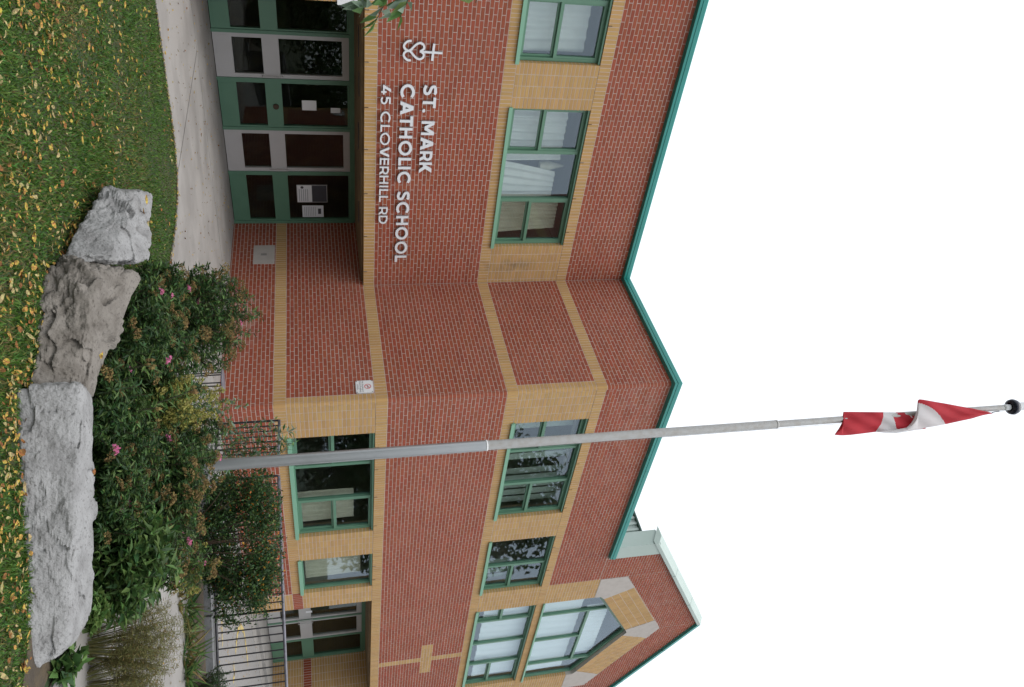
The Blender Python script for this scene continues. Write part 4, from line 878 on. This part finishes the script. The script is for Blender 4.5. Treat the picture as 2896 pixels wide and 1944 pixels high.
dry = np.array([noise.noise(Vector((a*.9+3, b_*.9, 5)))+.5*noise.noise(Vector((a*4, b_*4, 2))) for a, b_ in zip(gx, gy)])
mi = (RS.rand(n) < np.clip(.20+.60*dry, .04, .65)*np.clip((10.2-(gx*FH[0]+gy*FH[1]))/4., .25, 1)).astype(int)
npmesh('grass', V.reshape(-1, 3), Fc, [M_GRASS, M_GRASS2], np.repeat(mi, 3), label='short green lawn grass with dry patches', cat='grass', kind='stuff')
# fallen leaves
def leafshape(name, L, Wd, curl, m, lob=0):
    b = MB(); n = 7; ctr = []; 
    for k in range(n):
        t = k/(n-1); wdt = Wd*math.sin(math.pi*min(1, t*.93+.05))**.8*(1+lob*math.sin(t*18)); z = curl*(t-.5)**2*4*L
        ctr.append(((t-.5)*L, wdt/2, z))
    for k in range(n-1):
        (x0_, w0, z0), (x1_, w1, z1) = ctr[k], ctr[k+1]
        b.poly([(x0_, 0, z0), (x1_, 0, z1), (x1_, w1, z1+w1*.35), (x0_, w0, z0+w0*.35)]); b.poly([(x1_, 0, z1), (x0_, 0, z0), (x0_, -w0, z0+w0*.2), (x1_, -w1, z1+w1*.2)])
    me = bpy.data.meshes.new(name); me.from_pydata(b.v, [], b.f); me.materials.append(m); return me
LM = [leafshape('fallen_leaf', .075, .034, .06, M_FALLEN), leafshape('fallen_leaf', .060, .040, .08, M_FALLEN, .22), leafshape('fallen_leaf', .080, .030, .12, M_FALLENP), leafshape('fallen_leaf', .060, .044, .14, M_FALLENB, .25), leafshape('fallen_leaf', .066, .034, -.06, M_FALLENP, .15), leafshape('fallen_leaf', .070, .036, .1, M_FALLEN, .1)]
lx, ly = lawn_pts(21000, 3.6, .8)
dens = np.array([noise.noise(Vector((a*.8, b_*.8, 9))) for a, b_ in zip(lx, ly)]); dd = lx*FH[0]+ly*FH[1]
k = RS.rand(len(lx)) < np.clip(.24+.34*dens, .03, 1)*np.clip((9.6-dd)/4.2, .25, 1.25); lx, ly, dd = lx[k], ly[k], dd[k]
ext = []                                     # drift along the lawn and verge edges, litter on the paving
for a, c in zip(LEDGE[3:12], LEDGE[4:13]):
    for _ in range(26): t = RS.rand(); ext.append((a[0]+(c[0]-a[0])*t+RS.randn()*.03, a[1]+(c[1]-a[1])*t-abs(RS.randn())*.05, -1.60))
for _ in range(620):
    a = RS.uniform(2.5, 9.3); c = RS.uniform(8.2, 13.9)
    if inside(np.array([a]), np.array([c]), LEDGE+REDGE+[(9.4, 9), (9.4, 14), (-6, 14)])[0]: ext.append((a, c, GZ+.006))
for _ in range(320): t = RS.rand(); i = RS.randint(3, 9); p, q = REDGE[i-1], REDGE[i]; ext.append((p[0]+(q[0]-p[0])*t+abs(RS.randn())*.14-.03, p[1]+(q[1]-p[1])*t+RS.randn()*.05, -1.59))
for _ in range(190):                        # drifts against the boulders
    c_ = RS.uniform(520, 1900); r_ = np.interp(c_, [520, 640, 745, 760, 1100, 1110, 1500, 1900], [300, 215, 165, 105, 95, 42, 50, 85])-abs(RS.randn())*22; p = onz(r_, c_, -1.60); ext.append((p[0], p[1], -1.592))
for _ in range(60): p = onz(RS.uniform(300, 520), RS.uniform(1620, 1940)); ext.append((p[0], p[1], GZ+.006))
for _ in range(150): p = onz(RS.uniform(615, 735), RS.uniform(1700, 1944), -1.606); ext.append((p[0], p[1], -1.60))
items = [(a, b_, -1.596+RS.uniform(-.014, .014), d, .26+.62*RS.rand()**1.7) for a, b_, d in zip(lx, ly, dd)]+[(a, b_, c, a*FH[0]+b_*FH[1]+2, RS.uniform(.25, .65)) for a, b_, c in ext]
items.sort(key=lambda t: t[3]-1.5*t[4])
wts = np.array([.22, .16, .18, .17, .15, .12])
sv, sf_, sm_ = [], [], []
for i, (a, b_, c, d, s) in enumerate(items):
    t = RS.choice(6, p=wts); Mx = Matrix.Translation((a, b_, c)) @ Matrix.Rotation(RS.uniform(0, 6.28), 4, 'Z') @ Matrix.Rotation(RS.randn()*.30, 4, 'X') @ Matrix.Rotation(RS.randn()*.22, 4, 'Y') @ Matrix.Scale(s, 4)
    if i < 296:
        o = bpy.data.objects.new('fallen_leaf', LM[t]); COL.objects.link(o); o.matrix_world = Mx
        tag(o, {0: 'golden yellow fallen leaf lying on the lawn', 2: 'pale straw coloured fallen leaf lying on the lawn', 3: 'brown fallen leaf lying on the lawn'}[{1: 0, 5: 0, 4: 2}.get(int(t), int(t))], 'leaf', 'fallen leaves scattered on the lawn')
    else:
        o0 = len(sv); sv += [tuple(Mx @ v.co) for v in LM[t].vertices]; sf_ += [tuple(o0+q for q in p.vertices) for p in LM[t].polygons]; sm_ += [{'fallen_leaf': 0, 'fallen_leaf_pale': 1, 'fallen_leaf_brown': 2}[LM[t].materials[0].name]]*len(LM[t].polygons)
b = MB(); b.v, b.f, b.m = sv, sf_, sm_
b.build('leaf_litter', [M_FALLEN, M_FALLENP, M_FALLENB], label='small yellow and brown leaves littering the lawn edge and paving', cat='leaf litter', kind='stuff')
for (r, c, t) in ((408, 565, 0), (412, 640, 2), (400, 600, 5), (270, 985, 0), (262, 1000, 1), (278, 1010, 5), (222, 1695, 0), (226, 1712, 1), (224, 1728, 3), (255, 1345, 3)):
    P = gp(c, 5.9 if c < 700 else (5.0 if c < 1100 else 4.66)); P = P.copy(); P[2] = ztop(P, r)+.012; o = bpy.data.objects.new('fallen_leaf', LM[t]); COL.objects.link(o)
    o.matrix_world = Matrix.Translation(P) @ Matrix.Rotation(c, 4, 'Z') @ Matrix.Rotation(.3, 4, 'X'); tag(o, 'fallen leaf lying on top of '+('the pale boulder nearest the entrance' if c < 700 else 'the brown boulder' if c < 1100 else 'the long pale boulder'), 'leaf', 'fallen leaves on the boulders')

# ------------------------------------------------------------------ SHRUBS AND FLOWERS
def headmesh(name, m, n=70, r=.034, flat=.45, seed=1):
    rs = np.random.RandomState(seed); b = MB()
    for _ in range(n):
        a = rs.uniform(0, 6.28); q = r*math.sqrt(rs.rand()); z = flat*r*(1-(q/r)**2)+rs.uniform(-.006, .006); c = Vector((q*math.cos(a), q*math.sin(a), z)); s = rs.uniform(.004, .0075)
        d1, d2 = Vector(rs.randn(3)).normalized()*s, Vector(rs.randn(3)).normalized()*s; b.poly([c-d1, c+d2, c+d1, c-d2])
    me = bpy.data.meshes.new(name); me.from_pydata(b.v, [], b.f); me.materials.append(m); return me
HEADS = [headmesh('seed_head', M_SEED, 110, .046, .5, k) for k in range(3)]; PINKS = [headmesh('pink_flower', M_PINK, 60, .026, .6, 9)]
GOLDS = [headmesh('gold_plume', M_GOLD, 80, .03, 1.6, 12)]
def stems_of(P, rad, h, n, rs, lean=(0, 0), up=1.):
    out = []
    for _ in range(n):
        a = rs.uniform(0, 6.28); q = math.sqrt(rs.rand()); tip = np.array([P[0]+rad*q*math.cos(a)+lean[0]*h, P[1]+rad*q*math.sin(a)+lean[1]*h, P[2]+h*(rs.uniform(.55, 1.)*(1-.35*q*q))*up])
        base = P+np.array([rad*.3*q*math.cos(a), rad*.3*q*math.sin(a), -.03]); mid = base*.45+tip*.55+np.array([0, 0, .08*h])+rs.randn(3)*.02
        t = np.linspace(0, 1, 7)[:, None]; out.append((1-t)**2*base+2*t*(1-t)*mid+t*t*tip)
    return out
def shrub(name, label, cat, P, rad, h, nst, lpl, L, Wd, mats, prob, heads=0, pinks=0, golds=0, seed=1, group=None, lean=(0, 0), stem_m=M_STEMB, start=.2, droop=.35, sr_=.004):
    rs = np.random.RandomState(seed); r = empty(name, tuple(P), label, cat, group); st = stems_of(np.array(P), rad, h, nst, rs, lean); b = MB()
    LP, LD = [], []
    for s in st:
        b.tube(s, list(np.linspace(sr_, sr_*.4, len(s))), 4, cap=False)
        t = rs.uniform(start, 1., lpl)**.8; k = t*(len(s)-1); i = np.minimum(k.astype(int), len(s)-2); f_ = (k-i)[:, None]; p = s[i]*(1-f_)+s[i+1]*f_
        ax = unit(s[i+1]-s[i]); d = unit(rs.randn(lpl, 3)*np.array([1, 1, .5])); d = unit(d+ax*.6-np.array([0, 0, droop])); LP.append(p+d*.004); LD.append(d)
    b.build('stems', stem_m, r, kind='stuff'); LP = np.concatenate(LP); LD = np.concatenate(LD); n = len(LP)
    leaves('foliage', LP, LD, rs.uniform(.65, 1.25, n)*L, rs.uniform(.75, 1.2, n)*Wd, mats, rs.choice(len(mats), n, p=prob), r, kind='stuff')
    idx = rs.permutation(len(st))
    for cnt, meshes, nm, off in ((heads, HEADS, 'seed_head', 0), (pinks, PINKS, 'flower_head', heads), (golds, GOLDS, 'flower_plume', heads+pinks)):
        for k in range(cnt):
            s = st[idx[(off+k) % len(st)]]; o = bpy.data.objects.new(nm, meshes[k % len(meshes)]); COL.objects.link(o); o.parent = r
            o.location = Vector(s[-1]-np.array(P)+(rs.randn(3)*.03 if off+k >= len(st) else 0)); sc_ = rs.uniform(.7, 1.5); o.scale = (sc_, sc_, sc_*rs.uniform(.8, 1.5)); o.rotation_euler = (rs.randn()*.35, rs.randn()*.35, rs.uniform(0, 6))
    return r
def at(y, d): return gp(y, d, GZ-.02)
def ht(P, x): return ztop(P, x)-P[2]
SP = 'spirea bushes in the flower bed'; LM3 = [M_LEAF, M_LEAFL, M_LEAFD]; PR3 = [.50, .26, .24]
def spirea(y, d, x, rad, label, seed, heads=24, pinks=8, nst=120, lpl=60, **k):
    P = at(y, d); return shrub('spirea_bush', label, 'bush', P, rad, ht(P, x)*1.0, nst, lpl, .062, .017, LM3, PR3, heads, pinks, 0, seed, SP, **k)
spirea(905, 7.3, 748, .50, 'tallest spirea bush with brown seed heads against the brick side wall', 21, 44, 5, 170)
spirea(1030, 6.5, 600, .46, 'dark spirea bush behind the brown boulder, left of the lily stem', 22, 20, 3)
spirea(845, 6.7, 560, .36, 'low spirea bush at the left end of the bed beside the lawn', 23, 20, 2, 90)
spirea(940, 5.9, 530, .42, 'low dark spirea bush directly behind the brown boulder', 24, 12, 2, 110)
spirea(1240, 6.8, 655, .42, 'spirea bush just left of the flagpole foot', 25, 34, 3)
spirea(1345, 6.2, 632, .42, 'spirea bush with many brown heads at the flagpole foot', 26, 46, 3)
spirea(1290, 5.6, 470, .44, 'dark low spirea bush behind the middle of the long boulder', 27, 14, 2, 130)
spirea(1470, 6.0, 610, .44, 'spirea bush with pink flowers right of the flagpole', 28, 40, 4)
spirea(1440, 5.4, 440, .40, 'dark low spirea bush behind the right half of the long boulder', 29, 12, 2, 120)
spirea(1160, 5.35, 420, .34, 'low dark spirea bush in the gap between the brown and the long boulder', 30, 5, 2, 90)
P = at(1150, 6.3); shrub('goldenrod', 'yellow green goldenrod clump left of the flagpole', 'plant', P, .22, ht(P, 650), 60, 26, .05, .014, [M_LEAFL, M_GOLD], [.6, .4], 0, 0, 60, 31, stem_m=M_STEM)
P = at(830, 7.0); shrub('goldenrod', 'small goldenrod clump at the left end of the flower bed', 'plant', P, .20, ht(P, 540), 34, 24, .05, .014, [M_LEAFL, M_GOLD], [.6, .4], 0, 0, 24, 32, stem_m=M_STEM)
P = at(1580, 5.5); shrub('tall_phlox', 'broad leaved light green plants at the right end of the long boulder', 'plant', P, .30, ht(P, 540), 60, 30, .12, .038, [M_LEAFL, M_LEAF], [.45, .55], 0, 0, 0, 33, stem_m=M_STEM)
P = at(1665, 5.25); shrub('tall_phlox', 'light green leafy plant between the broad leaved plants and the feathery one', 'plant', P, .24, ht(P, 470), 44, 28, .10, .032, [M_LEAFL, M_LEAF], [.5, .5], 0, 0, 0, 37, stem_m=M_STEM)
P = at(1600, 6.6); shrub('aster_clump', 'pale flowered aster clump above the broad leaved plants', 'plant', P, .26, ht(P, 625), 50, 26, .07, .018, [M_LEAFL, M_LEAF], [.5, .5], 10, 4, 14, 34, stem_m=M_STEM)
P = at(1440, 7.4); shrub('aster_clump', 'grey green weeds growing in front of the orange flecked hedge', 'plant', P, .26, ht(P, 560), 50, 26, .07, .018, [M_LEAFL, M_LEAF], [.4, .6], 8, 0, 6, 39, stem_m=M_STEM)
# lily stem leaning to the right of the brown boulder: a spike of narrow leaves with brown pods
def lily(y, d, x0, y1, x1, label, seed, n=70, L=.12):
    rs = np.random.RandomState(seed); P = at(y, d); T = gp(y1, d-.1); T = T.copy(); T[2] = ztop(T, x1); r = empty('lily_stem', tuple(P), label, 'plant')
    t = np.linspace(0, 1, 9)[:, None]; s = P*(1-t)+T*t+np.array([0, 0, .06])*np.sin(t*math.pi); b = MB(); b.tube(s, .006, 5); b.build('stem', M_STEM, r)
    tt = rs.uniform(.15, .98, n); k = tt*8; i = np.minimum(k.astype(int), 7); f_ = (k-i)[:, None]; p = s[i]*(1-f_)+s[i+1]*f_; ax = unit(s[i+1]-s[i]); d_ = unit(np.cross(ax, rs.randn(n, 3))); d_ = unit(d_+ax*.35+np.array([0, 0, .1]))
    leaves('foliage', p, d_, L*rs.uniform(.7, 1.1, n), .016, [M_LEAFL], None, r, kind='stuff')
    for k in range(5): q = s[-1]+rs.randn(3)*.03; b = MB(); b.tube([q, q+[0, 0, .02], q+[0, 0, .04]], [.006, .013, .004], 6); b.build('seed_pod', M_SEED, r)
lily(1195, 5.55, 280, 1120, 545, 'leafy lily stem with brown pods leaning left of the goldenrod', 41)
lily(1180, 5.5, 280, 1165, 440, 'shorter leafy lily stem between the brown and the long boulder', 42, 60, .10)
lily(1060, 5.5, 260, 1040, 420, 'broad leafed lily shoot just behind the brown boulder', 43, 30, .14)
# feathery brown-green broom at the right end, clump of scalloped leaves, hedge, sapling, strap leaves
P = at(1830, 5.35); shrub('feathery_broom', 'wispy brown green feathery plant in the lower right corner', 'plant', P, .30, ht(P, 560), 210, 40, .032, .004, [M_WISP, M_SEED], [.85, .15], 0, 0, 0, 51, stem_m=M_WISP, start=.3, sr_=.0018, lean=(.12, .06))
P = at(1935, 5.3); shrub('feathery_broom', 'second wispy feathery plant cut by the right picture border', 'plant', P, .26, ht(P, 500), 160, 40, .032, .004, [M_WISP, M_SEED], [.85, .15], 0, 0, 0, 52, stem_m=M_WISP, start=.3, sr_=.0018, lean=(.1, .05))
P = at(1735, 4.98); shrub('scalloped_leaf_clump', 'bright green scalloped leaf clump peeping over the long boulder', 'plant', P, .13, ht(P, 318), 40, 16, .05, .042, [M_LEAFL], [1.], 0, 0, 0, 53, stem_m=M_STEM, start=.7, droop=0)
P = at(1880, 4.75); shrub('broad_leaf_weed', 'large leafed weed at the right tip of the long boulder', 'plant', P, .14, .16, 14, 6, .11, .06, [M_LEAF, M_LEAFL], [.6, .4], 0, 0, 0, 54, stem_m=M_STEM)
hedge = empty('hedge_shrub', tuple(at(1545, 9.5)), 'dense dark green shrub flecked with orange leaves in front of the long railing', 'shrub')
hc = at(1545, 9.5); rs = np.random.RandomState(61); n = 24000
q = unit(rs.randn(n, 3))*(rs.rand(n, 1)**.28); lobe = np.array([1+.5*noise.noise(Vector(v*2.9))+.3*noise.noise(Vector(v*6.5)) for v in q])[:, None]; q = q*lobe
q = np.sign(q)*np.abs(q)**.72; hz = .58; HP = hc+RH*q[:, :1]*.86+FH*q[:, 1:2]*.42+np.array([0, 0, 1.])*(q[:, 2:3]*.44+hz); HP = HP[HP[:, 2] > GZ+.05]; n = len(HP)
leaves('foliage', HP, rs.randn(n, 3)+np.array([0, 0, .3]), rs.uniform(.03, .055, n), rs.uniform(.016, .026, n), [M_LEAFD, M_LEAF, M_LEAFO, M_LEAFL], rs.choice(4, n, p=[.42, .42, .028, .132]), hedge, kind='stuff')
b = MB()
for s in stems_of(hc, .85, 1.0, 70, rs): b.tube(s, list(np.linspace(.008, .003, len(s))), 4, cap=False)
b.build('stems', M_STEMB, hedge, kind='stuff')
P = at(1265, 7.9); shrub('willow_sapling', 'thin pale leafed sapling growing between the railing and the flagpole', 'sapling', P, .30, ht(P, 905), 16, 34, .085, .024, [M_SILV, M_LEAFL, M_LEAF], [.5, .3, .2], 0, 0, 0, 71, stem_m=M_STEM, start=.35, lean=(0, 0))
P = at(1165, 8.3); shrub('climbing_vine', 'slender pale leafed vine in front of the lower brick side wall', 'vine', P, .16, ht(P, 770), 6, 30, .05, .03, [M_SILV, M_LEAFL], [.6, .4], 0, 0, 0, 72, stem_m=M_STEM, start=.3)
for k, (y, d, h) in enumerate(((1650, 9.0, .30), (1720, 8.9, .35), (1790, 8.9, .30), (1850, 8.8, .35), (1910, 8.8, .4), (1690, 8.6, .2))):
    rs = np.random.RandomState(80+k); P = at(y, d); r = empty('strap_leaf_clump', tuple(P), ['clump of narrow green strap leaves on the verge below the hedge', 'strap leaf clump on the verge at the right end of the hedge', 'strap leaf clump below the first bare length of railing', 'yellowing strap leaves on the verge below the doors of the second entrance', 'broad strap leaf clump on the verge near the right picture border', 'low tuft of straw coloured leaves on the path edge'][k], 'plant', 'strap leaf clumps along the verge')
    n = 34; d_ = unit(rs.randn(n, 3)*np.array([.9, .9, .25])+np.array([0, 0, .7])); leaves('blades', np.repeat(P[None], n, 0)+rs.randn(n, 3)*[.05, .05, 0], d_, rs.uniform(.6, 1.2, n)*h, .022, [M_LEAFL, M_GRASS2, M_LEAF], rs.choice(3, n, p=[.45, .25, .3] if k != 5 else [.2, .7, .1]), r)
P = at(1955, 9.3); shrub('juniper', 'small dark juniper in front of the railing at the right picture border', 'shrub', P, .26, ht(P, 672), 60, 60, .03, .008, [M_LEAFD, M_LEAF], [.6, .4], 0, 0, 0, 91, stem_m=M_STEMB, droop=-.2)

# ------------------------------------------------------------------ TREES (one overhead at the left, others across the road that the panes reflect, more added unseen to block low light)
def tree(label, P, trunk_h, cr, n, seed, leafL=.11, leafW=.045, lob=9, group=None, name='leafy_tree', zc=None, mats=None):
    rs = np.random.RandomState(seed); P = np.array(P, float); r = empty(name, tuple(P), label, 'tree', group); b = MB(); top = P+np.array([0, 0, trunk_h])
    R0_ = .035*trunk_h+.05; b.tube([P, P*.6+top*.4+rs.randn(3)*.05, top], [R0_*1.2, R0_*.9, R0_*.6], 10)
    cc = P+np.array([0, 0, zc if zc else trunk_h+cr[2]*.7]); LC = []
    for k in range(lob):
        v = rs.randn(3); v /= np.linalg.norm(v); c = cc+v*np.array(cr)*rs.uniform(.35, .8); LC.append((c, rs.uniform(.35, .6))); b.tube([top-[0, 0, trunk_h*.15], top*.5+c*.5+rs.randn(3)*.1, c], [R0_*.5, R0_*.25, R0_*.08], 6)
    b.build('trunk', M_BARK, r); pts = []
    for c, s in LC: m = n//lob; v = unit(rs.randn(m, 3))*(rs.rand(m, 1)**.45); pts.append(c+v*np.array(cr)*s)
    pts = np.concatenate(pts); k = len(pts); leaves('crown', pts, rs.randn(k, 3)-[0, 0, .4], rs.uniform(.7, 1.3, k)*leafL, leafW, mats or [M_TREE, M_LEAF], rs.choice(2, k, p=[.7, .3]), r, kind='stuff'); return r, top
G_ = 'trees across from the school mirrored in its windows'
for k, (p, th_, cr, lab, zc_) in enumerate((((27.5, -1.4, -1.64), 5, (4., 4., 6.6), 'tall tree mirrored in the wing windows, nearest the road corner', 6.6), ((21, -12, -1.64), 3, (4.6, 4.6, 3.6), 'lower bushy tree mirrored in the main door glass', 1.8), ((13, -15, -1.64), 3, (5., 5., 3.6), 'bushy tree mirrored in the left part of the door glass', 1.8), ((31, -9, -1.64), 3.5, (5., 5., 4.2), 'broad tree standing behind the other mirrored trees', 2.2))):
    tree(lab, p, th_, cr, 11000, 100+k, .34, .17, 18, G_, zc=zc_)
MT = [o for o in COL.objects if o.name.startswith('leafy_tree')]
for k, (p, lab) in enumerate((((3, -17), 'unseen tree added behind the camera to cut low light, directly across from the school'), ((-8, -14), 'unseen tree added behind the camera to cut low light, toward the left end of the lawn'), ((-15, -6), 'unseen tree added behind the camera to cut low light, at the far left of the lawn'), ((-17, 5), 'unseen tree added left of the lawn to cut low light, beyond the main entrance'))):
    src_ = MT[1+k % 3]; r = src_.copy(); COL.objects.link(r); r.location = (*p, -1.64); r.rotation_euler = (0, 0, 1.3*k+.5); r['label'] = lab  # copies added out of view to block low light and darken the doorway recess
    for ch in src_.children: c_ = ch.copy(); COL.objects.link(c_); c_.parent = r
tb = FH*3.6-RH*4.6; tb[2] = -1.64
TR, top = tree('young tree left of the camera whose twig tips hang into the top left corner', tb, 2.2, (1.5, 1.5, 1.2), 2600, 120, .09, .035, 10, zc=3.2, mats=[M_LEAFL, M_TREE])
rs = np.random.RandomState(130)
def twig(tip, n, seed, Ls=.085):
    rs = np.random.RandomState(seed); a = np.array(top)+[0, 0, .2]; t = np.linspace(0, 1, 10)[:, None]; tip = np.array(tip); mid = a*.4+tip*.6+np.array([0, 0, .55]); s = (1-t)**2*a+2*t*(1-t)*mid+t*t*tip
    b = MB(); b.tube(s, list(np.linspace(.02, .0015, 10)), 5); b.build('twig', M_STEM, TR)
    tt = rs.uniform(.86, 1., n); k = tt*9; i = np.minimum(k.astype(int), 8); f_ = (k-i)[:, None]; p = s[i]*(1-f_)+s[i+1]*f_; d_ = unit(unit(s[i+1]-s[i])*.7+rs.randn(n, 3)*.45-np.array([0, 0, .45]))
    leaves('twig_leaves', p, d_, rs.uniform(.8, 1.2, n)*Ls, rs.uniform(.024, .036, n), [M_LEAFL, M_SILV], rs.choice(2, n, p=[.6, .4]), TR)
def pt(x, y, d): r = ray(x, y); return r*d/(r@F)
twig(pt(1062, 62, 2.9), 34, 131); twig(pt(1130, 52, 2.9), 30, 132); twig(pt(1015, 50, 2.9), 24, 134); twig(pt(1345, 8, 2.9), 12, 133)
